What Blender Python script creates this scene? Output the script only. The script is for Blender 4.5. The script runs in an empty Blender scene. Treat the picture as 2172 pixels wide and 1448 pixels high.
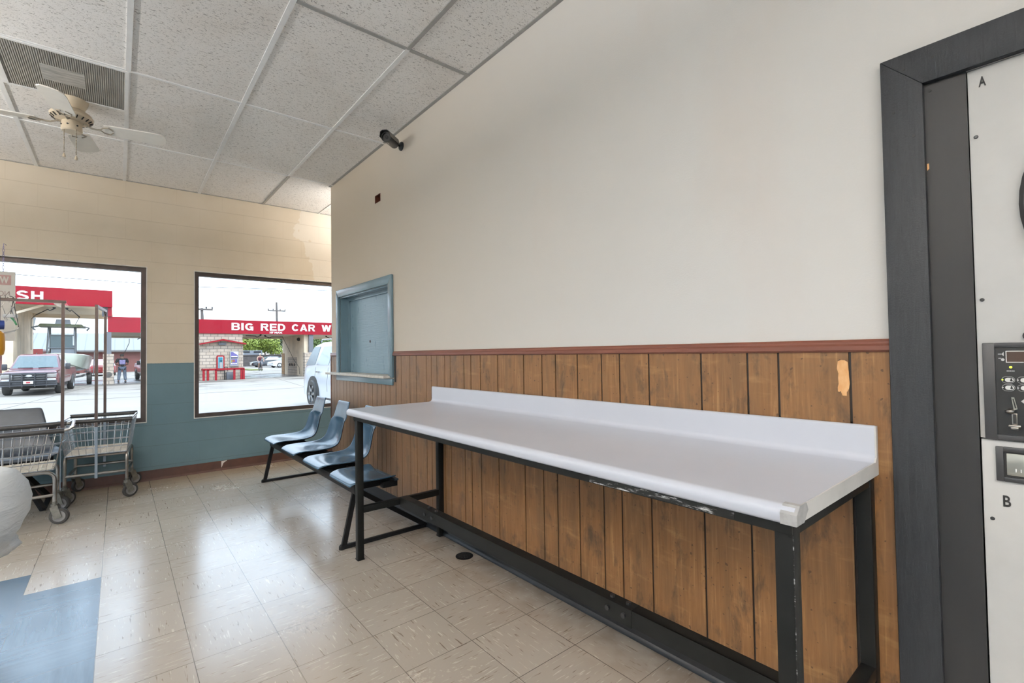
import bpy, bmesh, math, random
from mathutils import Vector, Matrix, noise as mnoise
random.seed(7)
PI = math.pi
R = math.radians
scene = bpy.context.scene
COL = scene.collection

# ------------------------------------------------------------------ camera
CAM = Vector((-1.68, 0.0, 1.21))
YAW, PIT, ROL, FPX = R(39.62), R(1.3165), R(-0.8487), 1008.5
_f = Vector((math.sin(YAW)*math.cos(PIT), math.cos(YAW)*math.cos(PIT), math.sin(PIT)))
_r0 = Vector((math.cos(YAW), -math.sin(YAW), 0)); _u0 = _r0.cross(_f)
CR = math.cos(ROL)*_r0 + math.sin(ROL)*_u0
CU = -math.sin(ROL)*_r0 + math.cos(ROL)*_u0
CF = _f
cd = bpy.data.cameras.new('camera'); cam = bpy.data.objects.new('camera', cd); COL.objects.link(cam)
cd.sensor_width = 36.0; cd.lens = FPX/2172*36.0; cd.clip_start = 0.02; cd.clip_end = 500
M = Matrix((CR, CU, -CF)).transposed().to_4x4(); M.translation = CAM
cam.matrix_world = M
scene.camera = cam

def at(px, py, Y):
    """the world point at depth plane y=Y that the survey of the photo gives"""
    d = CR*((px-1086)/FPX) + CU*(-(py-724)/FPX) + CF
    return CAM + d*((Y-CAM.y)/d.y)

# ------------------------------------------------------------------ node helpers
class NT:
    def __init__(s, name):
        s.m = bpy.data.materials.new(name); s.m.use_nodes = True
        s.t = s.m.node_tree; s.t.nodes.clear()
        s.out = s.t.nodes.new('ShaderNodeOutputMaterial')
    def n(s, typ, **kw):
        x = s.t.nodes.new(typ)
        for k, v in kw.items(): setattr(x, k, v)
        return x
    def put(s, sock, v):
        if v is None: return
        if isinstance(v, bpy.types.NodeSocket): s.t.links.new(v, sock)
        elif isinstance(v, (tuple, list)) and len(v) == 3 and sock.type == 'RGBA': sock.default_value = (*v, 1)
        else: sock.default_value = v
    def math(s, op, a, b=None, c=None, clamp=False):
        x = s.n('ShaderNodeMath', operation=op); x.use_clamp = clamp
        s.put(x.inputs[0], a); s.put(x.inputs[1], b); s.put(x.inputs[2], c)
        return x.outputs[0]
    def mix(s, f, a, b, blend='MIX'):
        x = s.n('ShaderNodeMix', data_type='RGBA', blend_type=blend)
        s.put(x.inputs[0], f); s.put(x.inputs[6], a); s.put(x.inputs[7], b)
        return x.outputs[2]
    def coord(s, kind='Object'):
        return s.n('ShaderNodeTexCoord').outputs[kind]
    def sep(s, v):
        x = s.n('ShaderNodeSeparateXYZ'); s.put(x.inputs[0], v); return x.outputs
    def comb(s, a, b, c):
        x = s.n('ShaderNodeCombineXYZ'); s.put(x.inputs[0], a); s.put(x.inputs[1], b); s.put(x.inputs[2], c); return x.outputs[0]
    def scale(s, v, sc, loc=(0, 0, 0)):
        x = s.n('ShaderNodeMapping'); s.put(x.inputs[0], v); x.inputs['Scale'].default_value = sc; x.inputs['Location'].default_value = loc
        return x.outputs[0]
    def noise(s, v, sc=5, det=3, rough=.55, dist=0):
        x = s.n('ShaderNodeTexNoise'); s.put(x.inputs['Vector'], v)
        x.inputs['Scale'].default_value = sc; x.inputs['Detail'].default_value = det
        x.inputs['Roughness'].default_value = rough; x.inputs['Distortion'].default_value = dist
        return x.outputs['Fac']
    def white(s, v):
        x = s.n('ShaderNodeTexWhiteNoise'); s.put(x.inputs['Vector'], v); return x.outputs['Value']
    def ramp(s, f, a, b, va=0., vb=1.):
        x = s.n('ShaderNodeMapRange'); x.clamp = True
        s.put(x.inputs[0], f); s.put(x.inputs[1], a); s.put(x.inputs[2], b); s.put(x.inputs[3], va); s.put(x.inputs[4], vb)
        return x.outputs[0]
    def bump(s, h, strength=.2, dist=.01):
        x = s.n('ShaderNodeBump'); x.inputs['Strength'].default_value = strength; x.inputs['Distance'].default_value = dist
        s.put(x.inputs['Height'], h); return x.outputs[0]
    def principled(s, col, rough=.5, metal=0., spec=.5, normal=None, coat=0., trans=0., alpha=None, emis=None, es=0.):
        x = s.n('ShaderNodeBsdfPrincipled')
        s.put(x.inputs['Base Color'], col); s.put(x.inputs['Roughness'], rough); s.put(x.inputs['Metallic'], metal)
        s.put(x.inputs['Specular IOR Level'], spec); s.put(x.inputs['Normal'], normal); s.put(x.inputs['Coat Weight'], coat)
        x.inputs['Coat Roughness'].default_value = .15
        s.put(x.inputs['Transmission Weight'], trans); s.put(x.inputs['Alpha'], alpha)
        if emis: s.put(x.inputs['Emission Color'], emis); s.put(x.inputs['Emission Strength'], es)
        s.t.links.new(x.outputs[0], s.out.inputs[0]); return x

def plain(name, col, rough=.5, metal=0., spec=.5, var=.12, nsc=14, bump=0., coat=0., emis=None, es=0.):
    t = NT(name); co = t.coord()
    n = t.noise(co, nsc, 3)
    k = t.ramp(n, .25, .75, 1-var, 1+var)
    c = t.mix(1., col, t.comb(k, k, k), 'MULTIPLY')
    nb = t.bump(t.noise(co, nsc*6, 2), bump, .004) if bump else None
    t.principled(c, rough, metal, spec, nb, coat, emis=emis, es=es)
    return t.m

MAT = {}
def mk():
    M = MAT
    # ---- painted interior
    t = NT('wall_paint'); co = t.coord(); x, y, z = t.sep(co)
    n = t.noise(co, 1.3, 3); n2 = t.noise(co, 160, 2)
    c = t.mix(t.ramp(n, .3, .7), (.69, .668, .632), (.72, .702, .672))
    # warmer light towards the far end of the partition, painted into the colour
    c = t.mix(t.ramp(t.math('ADD', y, t.math('MULTIPLY', n, .9)), 1.4, 4.6), c, (.60, .52, .415))
    spots = t.math('GREATER_THAN', t.noise(co, 23, 1.5, .5), .835)
    c = t.mix(t.math('MULTIPLY', spots, .75), c, (.16, .12, .09))
    stain = t.ramp(t.noise(t.scale(co, (1, 2.2, .7), (3, 1.7, 0)), 1.1, 4), .56, .75)
    c = t.mix(t.math('MULTIPLY', stain, .22), c, (.66, .54, .46))
    t.principled(c, .62, 0, .35, t.bump(t.math('ADD', n2, t.math('MULTIPLY', n, .6)), .12, .004)); M['wall'] = t.m

    t = NT('block_paint'); co = t.coord(); x, y, z = t.sep(co)
    br = t.n('ShaderNodeTexBrick'); t.put(br.inputs['Vector'], t.comb(t.math('ADD', x, .21), t.math('ADD', z, .068), 0))
    br.inputs['Scale'].default_value = 1; br.inputs['Brick Width'].default_value = .406; br.inputs['Row Height'].default_value = .203
    br.inputs['Mortar Size'].default_value = .004; br.inputs['Mortar Smooth'].default_value = .3
    hz = t.math('LESS_THAN', t.math('ABSOLUTE', t.math('SUBTRACT', t.math('FRACT', t.math('DIVIDE', t.math('ADD', z, .068), .203)), .5)), .488)
    mort = t.math('MAXIMUM', t.math('MULTIPLY', br.outputs['Fac'], .22), t.math('SUBTRACT', 1, hz))
    n = t.noise(co, 2.2, 4); nf = t.noise(co, 120, 2)
    cream = t.mix(t.ramp(n, .3, .7), (.60, .515, .395), (.655, .57, .45))
    bare = t.mix(t.ramp(n, .3, .7), (.66, .60, .51), (.70, .64, .55))
    edge = t.math('ADD', x, t.math('MULTIPLY', t.math('SUBTRACT', t.noise(t.scale(co, (1, 1, 1)), 4.5, 4), .5), .8))
    edge = t.math('ADD', edge, t.math('MULTIPLY', t.math('SUBTRACT', 2.55, z), -.28))
    cream = t.mix(t.math('GREATER_THAN', edge, .02), cream, bare)
    teal = t.mix(t.ramp(n, .3, .7), (.098, .168, .200), (.120, .196, .230))
    c = t.mix(t.math('LESS_THAN', t.math('ADD', z, t.math('MULTIPLY', nf, .006)), 1.157), cream, teal)
    dark = t.mix(1., c, (.80, .77, .74), 'MULTIPLY')
    c = t.mix(t.math('MULTIPLY', mort, .75), c, dark)
    h = t.math('ADD', t.math('MULTIPLY', mort, -.8), t.math('MULTIPLY', nf, .25))
    t.principled(c, .55, 0, .4, t.bump(h, .35, .006)); M['block'] = t.m

    # ---- ceiling
    t = NT('acoustic_tile'); co = t.coord(); x, y, z = t.sep(co)
    wob = t.noise(co, 9, 2)
    fl = t.noise(t.scale(t.comb(t.math('ADD', x, t.math('MULTIPLY', wob, .04)), y, 0), (52, 130, 1)), 1, 1.5, .5, 1.2)
    fl2 = t.noise(co, 210, 1, .5)
    u = t.math('FLOOR', t.math('DIVIDE', t.math('ADD', x, .42), .61)); v = t.math('FLOOR', t.math('DIVIDE', t.math('SUBTRACT', y, 2.41), 1.22))
    rnd = t.white(t.comb(u, v, 1))
    big = t.noise(co, 1.7, 3)
    c = t.mix(rnd, (.82, .785, .74), (.88, .85, .81))
    c = t.mix(t.math('MULTIPLY', t.ramp(big, .52, .75), .35), c, (.60, .52, .43))
    c = t.mix(t.math('MULTIPLY', t.math('GREATER_THAN', fl, .635), .62), c, (.17, .14, .11))
    c = t.mix(t.math('MULTIPLY', t.math('GREATER_THAN', fl2, .69), .45), c, (.22, .19, .16))
    t.principled(c, .9, 0, .2, t.bump(t.math('MULTIPLY', t.ramp(fl, .58, .66), -1), .3, .004)); M['ceiling'] = t.m
    M['grid'] = plain('grid_white', (.80, .79, .77), .4, var=.05)
    M['grid_old'] = plain('grid_grey', (.34, .33, .31), .4, var=.12)

    # ---- floor
    t = NT('vinyl_tile'); co = t.coord(); x, y, z = t.sep(co)
    u = t.math('DIVIDE', t.math('ADD', x, .224), .305); v = t.math('DIVIDE', t.math('SUBTRACT', y, 2.60), .305)
    iu, iv = t.math('FLOOR', u), t.math('FLOOR', v)
    fu, fv = t.math('FRACT', u), t.math('FRACT', v)
    par = t.math('GREATER_THAN', t.math('ABSOLUTE', t.math('MODULO', t.math('ADD', iu, iv), 2)), .5)
    rnd = t.white(t.comb(iu, iv, 3))
    off = t.math('MULTIPLY', rnd, 37)
    sx = t.comb(t.math('ADD', t.math('MULTIPLY', x, 13), off), t.math('MULTIPLY', y, 130), off)
    sy = t.comb(t.math('ADD', t.math('MULTIPLY', y, 13), off), t.math('MULTIPLY', x, 130), off)
    vec = t.n('ShaderNodeMix', data_type='VECTOR'); t.put(vec.inputs[0], par); t.put(vec.inputs[4], sx); t.put(vec.inputs[5], sy)
    st = t.noise(vec.outputs[1], 1, 2, .5, .35)
    vec2 = t.n('ShaderNodeVectorMath', operation='ADD'); t.put(vec2.inputs[0], vec.outputs[1]); vec2.inputs[1].default_value = (71, 23, 9)
    st2 = t.noise(vec2.outputs[0], .8, 2, .5, .3)
    big = t.noise(co, 1.6, 4); fine = t.noise(co, 60, 3)
    beige = t.mix(rnd, (.425, .375, .32), (.475, .425, .365))
    beige = t.mix(t.ramp(big, .35, .7, 0, .5), beige, (.41, .345, .275))
    beige = t.mix(t.ramp(st, .645, .69, 0, .75), beige, (.68, .63, .56))
    beige = t.mix(t.ramp(st2, .655, .71, 0, .75), beige, (.15, .10, .07))
    blue = t.mix(t.ramp(t.noise(vec.outputs[1], .25, 3), .35, .65), (.024, .062, .112), (.042, .090, .145))
    b1 = t.math('MULTIPLY', t.math('LESS_THAN', x, -1.749), t.math('LESS_THAN', y, 3.515))
    b2 = t.math('MULTIPLY', t.math('LESS_THAN', x, -2.054), t.math('LESS_THAN', y, 3.82))
    bm_ = t.math('MAXIMUM', b1, b2)
    c = t.mix(bm_, beige, blue)
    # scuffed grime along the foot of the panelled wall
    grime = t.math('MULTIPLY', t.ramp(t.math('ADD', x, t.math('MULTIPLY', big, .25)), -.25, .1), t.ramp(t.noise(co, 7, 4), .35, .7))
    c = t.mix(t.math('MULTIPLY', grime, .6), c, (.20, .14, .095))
    yel = t.ramp(t.math('ADD', y, t.math('MULTIPLY', big, .3)), 5.45, 5.9)
    c = t.mix(t.math('MULTIPLY', yel, .55), c, (.36, .26, .14))
    d = t.math('MINIMUM', t.math('MINIMUM', fu, t.math('SUBTRACT', 1, fu)), t.math('MINIMUM', fv, t.math('SUBTRACT', 1, fv)))
    gap = t.ramp(d, .0025, .0065, .9, 0)
    c = t.mix(t.math('MULTIPLY', gap, t.ramp(rnd, 0, .6, .55, 1)), c, (.05, .04, .033))
    rg = t.ramp(t.math('ADD', big, t.math('MULTIPLY', fine, .35)), .45, .95, .16, .31)
    wav = t.noise(co, 3.3, 2)
    hh = t.math('ADD', t.math('MULTIPLY', wav, .25), t.math('MULTIPLY', fine, .06))
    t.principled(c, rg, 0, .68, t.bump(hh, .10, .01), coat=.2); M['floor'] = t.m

    # ---- wood panelling
    t = NT('wood_panel'); co = t.coord(); x, y, z = t.sep(co)
    at_ = t.n('ShaderNodeAttribute', attribute_name='plank'); pr = t.sep(at_.outputs['Vector'])
    r1, r2 = pr[0], pr[1]
    off = t.math('MULTIPLY', r1, 53)
    g = t.noise(t.comb(t.math('MULTIPLY', y, 95), t.math('MULTIPLY', z, 3.6), off), 1, 5, .65, .5)
    g2 = t.noise(t.comb(t.math('MULTIPLY', y, 11), t.math('MULTIPLY', z, 2.0), t.math('ADD', off, 7)), 1, 4, .6, .5)
    band = t.noise(t.comb(t.math('MULTIPLY', y, 4), t.math('MULTIPLY', z, 17), off), 1, 4, .65, .25)
    base = t.mix(r2, (.225, .112, .043), (.42, .232, .092))
    c = t.mix(t.ramp(g, .40, .66, 0, .62), base, (.150, .066, .022))
    c = t.mix(t.ramp(g, .30, .42, .35, 0), c, (.50, .30, .13))
    c = t.mix(t.ramp(g2, .48, .70, 0, .72), c, (.125, .068, .030))
    c = t.mix(t.ramp(band, .55, .78, 0, .40), c, (.14, .085, .042))
    c = t.mix(t.ramp(band, .25, .42, .22, 0), c, (.52, .33, .14))
    sm = t.noise(t.comb(t.math('MULTIPLY', y, 12), t.math('MULTIPLY', z, 4.2), t.math('ADD', off, 19)), 1, 5, .7, .3)
    c = t.mix(t.ramp(sm, .54, .70, 0, .85), c, (.045, .030, .018))
    spk = t.math('GREATER_THAN', t.noise(t.comb(t.math('MULTIPLY', y, 60), t.math('MULTIPLY', z, 60), off), 1, 1), .725)
    c = t.mix(t.math('MULTIPLY', spk, .8), c, (.06, .03, .015))
    # greyish window sheen at the far end, painted into the wood colour
    c = t.mix(t.ramp(t.math('ADD', y, t.math('MULTIPLY', g2, .8)), 2.6, 5.0, 0, .62), c, (.25, .175, .12))
    kv = t.n('ShaderNodeTexVoronoi'); t.put(kv.inputs['Vector'], t.comb(t.math('MULTIPLY', y, 3.1), t.math('MULTIPLY', z, 1.9), off)); kv.inputs['Scale'].default_value = 1
    kn = t.ramp(kv.outputs['Distance'], .05, .11, .9, 0)
    kn = t.math('MULTIPLY', kn, t.math('GREATER_THAN', r2, .45))
    c = t.mix(kn, c, (.045, .024, .014))
    t.principled(c, t.ramp(g, .3, .7, .34, .48), 0, .4, t.bump(g, .06, .003)); M['wood'] = t.m
    M['groove'] = plain('groove_black', (.012, .009, .007), .6)
    t = NT('bare_wood'); co = t.coord()
    c = t.mix(t.ramp(t.noise(t.scale(co, (20, 60, 30)), 1, 3), .3, .7), (.68, .33, .12), (.78, .47, .22)); t.principled(c, .7); M['bare_wood'] = t.m
    t = NT('rail_wood'); co = t.coord()
    c = t.mix(t.noise(t.scale(co, (60, 3, 60)), 1, 3), (.105, .032, .018), (.20, .07, .042)); t.principled(c, .38); M['rail'] = t.m
    M['brown_base'] = plain('brown_vinyl', (.072, .030, .020), .45, var=.2)
    M['black_base'] = plain('black_vinyl', (.010, .012, .015), .3, spec=.35, var=.2)
    # ---- black painted timber
    t = NT('black_timber'); co = t.coord()
    wv = t.noise(t.scale(co, (40, 60, 6)), 1, 4, .6, 1.5)
    c = t.mix(wv, (.015, .017, .020), (.034, .037, .042))
    sc = t.math('GREATER_THAN', t.noise(co, 36, 2), .80)
    c = t.mix(t.math('MULTIPLY', sc, .5), c, (.4, .38, .36))
    t.principled(c, .5, 0, .3, t.bump(t.math('ADD', wv, t.math('MULTIPLY', t.noise(co, 300, 2), .35)), .5, .004)); M['timber'] = t.m
    t = NT('grey_timber'); co = t.coord()
    wv = t.noise(t.scale(co, (8, 12, 2)), 1, 4)
    c = t.mix(wv, (.019, .019, .020), (.030, .030, .031))
    sc = t.math('GREATER_THAN', t.noise(t.scale(co, (1, 1.6, .8)), 24, 3), .775)
    c = t.mix(t.math('MULTIPLY', sc, .55), c, (.42, .41, .39))
    t.principled(c, .45, 0, .3, t.bump(wv, .1, .003)); M['filler'] = t.m
    # ---- table
    t = NT('laminate'); co = t.coord()
    n = t.noise(co, 2.5, 4); sp = t.noise(t.scale(co, (6, 90, 6)), 1, 3)
    c = t.mix(t.ramp(n, .3, .7), (.545, .565, .63), (.575, .595, .655))
    t.principled(c, .27, 0, .45); M['laminate'] = t.m
    M['edgeband'] = plain('edge_laminate', (.60, .585, .56), .45, var=.08)
    M['tape'] = plain('grey_tape', (.36, .355, .35), .5, var=.2, nsc=40)
    t = NT('black_steel'); co = t.coord()
    n = t.noise(co, 9, 5, .65); n2 = t.noise(t.scale(co, (14, 3, 30)), 1, 5, .7)
    c = t.mix(n, (.006, .0065, .006), (.013, .0135, .013))
    c = t.mix(t.ramp(n2, .70, .76, 0, .75), c, (.45, .44, .43))
    t.principled(c, t.ramp(n, .3, .7, .38, .5), 0, .13, t.bump(n, .15, .003)); M['steel'] = t.m
    M['darksteel'] = plain('dark_steel', (.009, .009, .0095), .45, spec=.15, var=.3)
    t = NT('scuffed_paint'); co = t.coord()
    n = t.noise(t.scale(co, (30, 9, 60)), 1, 6, .75)
    c = t.mix(t.ramp(n, .53, .62), (.012, .0125, .012), (.48, .48, .48)); t.principled(c, .55, 0, .2); M['scuff'] = t.m
    M['bolt'] = plain('bolt_steel', (.05, .05, .052), .35, .6)
    # ---- seats
    t = NT('blue_fibreglass'); co = t.coord()
    n = t.noise(co, 7, 4)
    c = t.mix(t.ramp(n, .3, .75), (.028, .068, .112), (.042, .092, .148))
    t.principled(c, .20, 0, .4); M['seat'] = t.m
    M['slate_seat'] = plain('slate_fibreglass', (.045, .055, .07), .35, var=.1)
    M['seat_edge'] = plain('seat_edge_dark', (.02, .035, .05), .4)
    # ---- service hatch
    t = NT('teal_gloss'); co = t.coord()
    n = t.noise(t.scale(co, (10, 10, 4)), 1, 4)
    c = t.mix(n, (.13, .21, .255), (.18, .27, .32)); t.principled(c, .26, 0, .5, t.bump(t.noise(co, 90, 2), .15, .003), coat=.2); M['teal'] = t.m
    t = NT('teal_panel'); co = t.coord()
    n = t.noise(t.scale(co, (10, 20, 5)), 1, 5, .65); r_ = t.noise(t.scale(co, (5, 6, 130)), 1, 2)
    c = t.mix(n, (.17, .27, .33), (.23, .34, .40))
    chips = t.math('GREATER_THAN', t.noise(co, 17, 2), .81)
    c = t.mix(t.math('MULTIPLY', chips, .8), c, (.05, .05, .05))
    t.principled(c, t.ramp(n, .3, .7, .25, .4), 0, .5, t.bump(t.math('ADD', r_, n), .3, .004)); M['teal_panel'] = t.m
    M['ledge'] = plain('worn_white', (.62, .58, .52), .5, var=.2, nsc=40)
    # ---- metals, plastics
    M['chrome'] = plain('chrome_wire', (.50, .50, .51), .2, 1., var=.1)
    M['chrome_worn'] = plain('worn_chrome', (.33, .31, .285), .28, 1., var=.3)
    M['zinc'] = plain('zinc_strip', (.27, .31, .35), .42, .85, var=.15)
    M['pole'] = plain('bronze_pole', (.10, .075, .066), .35, .8, var=.2)
    M['fork'] = plain('caster_fork', (.19, .185, .165), .5, .7, var=.3, nsc=40)
    M['rubber'] = plain('rubber', (.028, .027, .026), .6, var=.2)
    M['hubgrey'] = plain('hub_grey', (.22, .22, .22), .5, var=.15)
    M['blackgrip'] = plain('black_grip', (.026, .025, .025), .4, var=.3, nsc=50)
    M['tray'] = plain('basket_floor', (.60, .55, .48), .5, var=.15)
    M['black_plastic'] = plain('black_plastic', (.016, .017, .018), .3)
    M['lensglass'] = plain('lens_glass', (.02, .02, .022), .08)
    M['silver_text'] = plain('silver_mark', (.6, .6, .6), .4)
    M['fan_cream'] = plain('fan_cream', (.62, .52, .38), .4, var=.06)
    M['fan_blade'] = plain('fan_blade_white', (0.805, 0.765, 0.690), .35, var=.05)
    M['iron_cream'] = plain('iron_cream', (.36, .31, .24), .45, var=.2)
    M['brass'] = plain('dull_brass', (.28, .23, .16), .4, .7)
    t = NT('grille'); co = t.coord(); x, y, z = t.sep(co)
    s_ = t.math('SINE', t.math('MULTIPLY', x, 620))
    n = t.noise(co, 5, 4)
    c = t.mix(t.ramp(n, .3, .7), (.24, .225, .205), (.33, .31, .28))
    c = t.mix(t.ramp(s_, -.2, .5, 0, .40), c, (.10, .092, .08))
    t.principled(c, .6, .1, .3, t.bump(s_, .5, .004)); M['grille'] = t.m
    t = NT('grille_bright'); co = t.coord(); x, y, z = t.sep(co)
    n = t.noise(t.scale(co, (9, 50, 1)), 1, 3)
    c = t.mix(t.ramp(n, .35, .6), (.33, .32, .29), (.55, .53, .49)); t.principled(c, .6); M['grille_bright'] = t.m
    M['dryer'] = plain('dryer_enamel', (0.602, 0.593, 0.572), .38, var=.03, bump=.05)
    M['panel_black'] = plain('panel_black', (.018, .018, .018), .35, var=.2)
    M['panel_frame'] = plain('panel_frame', (.033, .034, .036), .42)
    M['ink'] = plain('ink', (.012, .012, .012), .6)
    M['white_ink'] = plain('white_ink', (.78, .78, .76), .5)
    M['display'] = plain('display_brown', (.07, .045, .035), .15)
    M['steelplate'] = plain('steel_plate', (.45, .44, .38), .3, .7, var=.1)
    M['led'] = plain('led_on', (.5, .6, .05), .4, emis=(.65, .8, .05), es=1.5)
    M['bronze'] = plain('window_bronze', (.075, .058, .052), .35, .5, var=.2)
    M['bead'] = plain('white_bead', (.70, .68, .64), .5, var=.1)
    t = NT('bag_film'); co = t.coord()
    n = t.noise(co, 9, 4, .6, 1.)
    df = t.n('ShaderNodeBsdfDiffuse'); t.put(df.inputs[0], t.mix(n, (.84, .87, .89), (.92, .94, .95)))
    tl = t.n('ShaderNodeBsdfTranslucent'); t.put(tl.inputs[0], (.78, .82, .85))
    gl = t.n('ShaderNodeBsdfGlossy'); gl.inputs['Roughness'].default_value = .18
    bp = t.bump(t.noise(t.scale(co, (5, 5, 22)), 1, 4, .6, 1.5), .7, .02); t.put(df.inputs['Normal'], bp); t.put(gl.inputs['Normal'], bp)
    a = t.n('ShaderNodeMixShader'); a.inputs[0].default_value = .35; t.t.links.new(df.outputs[0], a.inputs[1]); t.t.links.new(tl.outputs[0], a.inputs[2])
    b = t.n('ShaderNodeMixShader'); b.inputs[0].default_value = .07; t.t.links.new(a.outputs[0], b.inputs[1]); t.t.links.new(gl.outputs[0], b.inputs[2])
    tr = t.n('ShaderNodeBsdfTransparent'); e_ = t.n('ShaderNodeMixShader'); e_.inputs[0].default_value = .16
    t.t.links.new(b.outputs[0], e_.inputs[1]); t.t.links.new(tr.outputs[0], e_.inputs[2]); t.t.links.new(e_.outputs[0], t.out.inputs[0]); M['bag'] = t.m
    # ---- glass
    def glass(name, tint, refl=1.0):
        t = NT(name)
        tr = t.n('ShaderNodeBsdfTransparent'); t.put(tr.inputs[0], tint)
        gl = t.n('ShaderNodeBsdfGlossy'); gl.inputs['Roughness'].default_value = .02
        fr = t.n('ShaderNodeFresnel'); fr.inputs[0].default_value = 1.35
        f = t.math('MULTIPLY', fr.outputs[0], refl)
        mx = t.n('ShaderNodeMixShader'); t.put(mx.inputs[0], f); t.t.links.new(tr.outputs[0], mx.inputs[1]); t.t.links.new(gl.outputs[0], mx.inputs[2])
        t.t.links.new(mx.outputs[0], t.out.inputs[0]); return t.m
    M['glass'] = glass('pane_glass', (.97, .98, .98), .6)
    M['carglass'] = plain('car_glass', (.10, .15, .17), .06, coat=.6)
    M['cabglass'] = plain('cab_glass', (.12, .155, .165), .2, spec=.25)
    # ---- outdoors
    t = NT('concrete'); co = t.coord(); x, y, z = t.sep(co)
    n = t.noise(co, .35, 5, .6); n2 = t.noise(co, 6, 4); st = t.noise(t.scale(co, (.5, 1.2, 1)), .5, 4)
    c = t.mix(t.ramp(n, .3, .7), (0.218, 0.191, 0.161), (0.254, 0.227, 0.192))
    c = t.mix(t.ramp(n2, .45, .8, 0, .3), c, (0.175, 0.151, 0.126))
    c = t.mix(t.math('MULTIPLY', t.ramp(st, .53, .58), t.ramp(y, 25, 28.5, 0, .8)), c, (0.065, 0.052, 0.041))
    jx = t.math('ABSOLUTE', t.math('SUBTRACT', t.math('FRACT', t.math('DIVIDE', t.math('SUBTRACT', x, t.math('MULTIPLY', y, .12)), 4.6)), .5))
    c = t.mix(t.math('LESS_THAN', jx, .006), c, (0.088, 0.071, 0.055))
    jy = t.math('LESS_THAN', t.math('ABSOLUTE', t.math('SUBTRACT', y, 23.3)), .10)
    c = t.mix(jy, c, (0.070, 0.054, 0.043))
    t.principled(c, .8); M['concrete'] = t.m
    t = NT('wet_concrete'); co = t.coord(); n = t.noise(t.scale(co, (1, 2, 1)), .5, 4)
    c = t.mix(t.ramp(n, .35, .6), (0.040, 0.042, 0.046), (0.104, 0.100, 0.096)); t.principled(c, t.ramp(n, .4, .65, .08, .6)); M['wet'] = t.m
    M['red'] = plain('fascia_red', (0.276, 0.011, 0.022), .6, spec=.12, var=.08, nsc=.8)
    M['red_trim'] = plain('trim_red', (0.253, 0.017, 0.023), .6, spec=.12, var=.1)
    M['sign_white'] = plain('letter_white', (0.612, 0.612, 0.612), .5, var=.02)
    M['soffit'] = plain('soffit_tan', (0.792, 0.664, 0.510), .7, var=.08, nsc=2)
    M['tanwall'] = plain('tan_wall', (0.603, 0.478, 0.343), .7, var=.18, nsc=1.5)
    def brick(name, c1, c2, mo, w, h, ax):
        t = NT(name); co = t.coord(); x, y, z = t.sep(co)
        br = t.n('ShaderNodeTexBrick'); t.put(br.inputs['Vector'], t.comb(t.math('ADD', x, y), z, 0))
        t.put(br.inputs['Color1'], c1); t.put(br.inputs['Color2'], c2); t.put(br.inputs['Mortar'], mo)
        br.inputs['Scale'].default_value = 1; br.inputs['Brick Width'].default_value = w; br.inputs['Row Height'].default_value = h
        br.inputs['Mortar Size'].default_value = h*.09
        n = t.noise(co, 2, 4); c = t.mix(t.ramp(n, .5, .8, 0, .45), br.outputs['Color'], tuple(v*.55 for v in c1))
        t.principled(c, .85); return t.m
    M['block_tan'] = brick('tan_block', (0.384, 0.307, 0.238), (0.430, 0.353, 0.284), (0.171, 0.143, 0.123), .40, .2, 0)
    M['block_orange'] = brick('orange_block', (0.320, 0.173, 0.070), (0.371, 0.218, 0.096), (0.243, 0.141, 0.077), .40, .2, 0)
    M['brick_red'] = brick('red_brick', (0.150, 0.044, 0.037), (0.184, 0.058, 0.048), (0.177, 0.095, 0.082), .3, .1, 0)
    M['post_grey'] = plain('post_grey', (.12, .125, .14), .5)
    t = NT('metal_roof'); co = t.coord(); x, y, z = t.sep(co)
    s_ = t.ramp(t.math('SINE', t.math('MULTIPLY', x, 7.8)), .90, .99, 0, .5)
    c = t.mix(s_, (0.207, 0.211, 0.211), (0.121, 0.125, 0.128)); t.principled(c, .65, 0, .2); M['metal_roof'] = t.m
    M['kiosk_blue'] = plain('kiosk_blue', (0.018, 0.168, 0.240), .4, var=.15, nsc=6)
    M['menu_purple'] = plain('menu_purple', (0.109, 0.090, 0.256), .5, var=.3, nsc=9)
    M['menu_grey'] = plain('menu_grey', (0.286, 0.286, 0.279), .45)
    M['menu_pink'] = plain('menu_pink', (0.240, 0.072, 0.064), .5)
    M['menu_lime'] = plain('menu_lime', (0.248, 0.240, 0.060), .5)
    M['stain'] = plain('soot', (.09, .08, .07), .8, var=.4, nsc=5)
    def leaf(name, a, b):
        t = NT(name); co = t.coord(); n = t.noise(co, 2.2, 4)
        c = t.mix(t.ramp(n, .35, .65), a, b); t.principled(c, .6); return t.m
    M['leaf_lime'] = leaf('leaf_lime', (0.133, 0.190, 0.028), (0.305, 0.361, 0.057))
    M['leaf_green'] = leaf('leaf_green', (0.101, 0.171, 0.050), (0.242, 0.322, 0.111))
    M['leaf_dark'] = leaf('leaf_dark', (0.030, 0.051, 0.024), (0.060, 0.090, 0.042))
    M['bark'] = plain('bark', (.12, .08, .055), .9)
    M['grass'] = plain('grass', (0.136, 0.144, 0.040), .9, var=.3, nsc=8)
    M['fence_dark'] = plain('fence_dark', (.075, .065, .062), .8, var=.3, nsc=3)
    M['fence_cap'] = plain('fence_cap', (0.220, 0.208, 0.200), .7)
    M['pole_wood'] = plain('pole_wood', (.11, .095, .09), .85)
    M['wire'] = plain('wire', (.03, .03, .035), .6)
    M['hose'] = plain('hose', (.03, .03, .03), .5)
    M['car_white'] = plain('car_white', (0.455, 0.468, 0.489), .18, coat=.6, var=.02)
    M['car_maroon'] = plain('car_maroon', (0.096, 0.017, 0.024), .2, coat=.6, var=.1, nsc=3)
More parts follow.
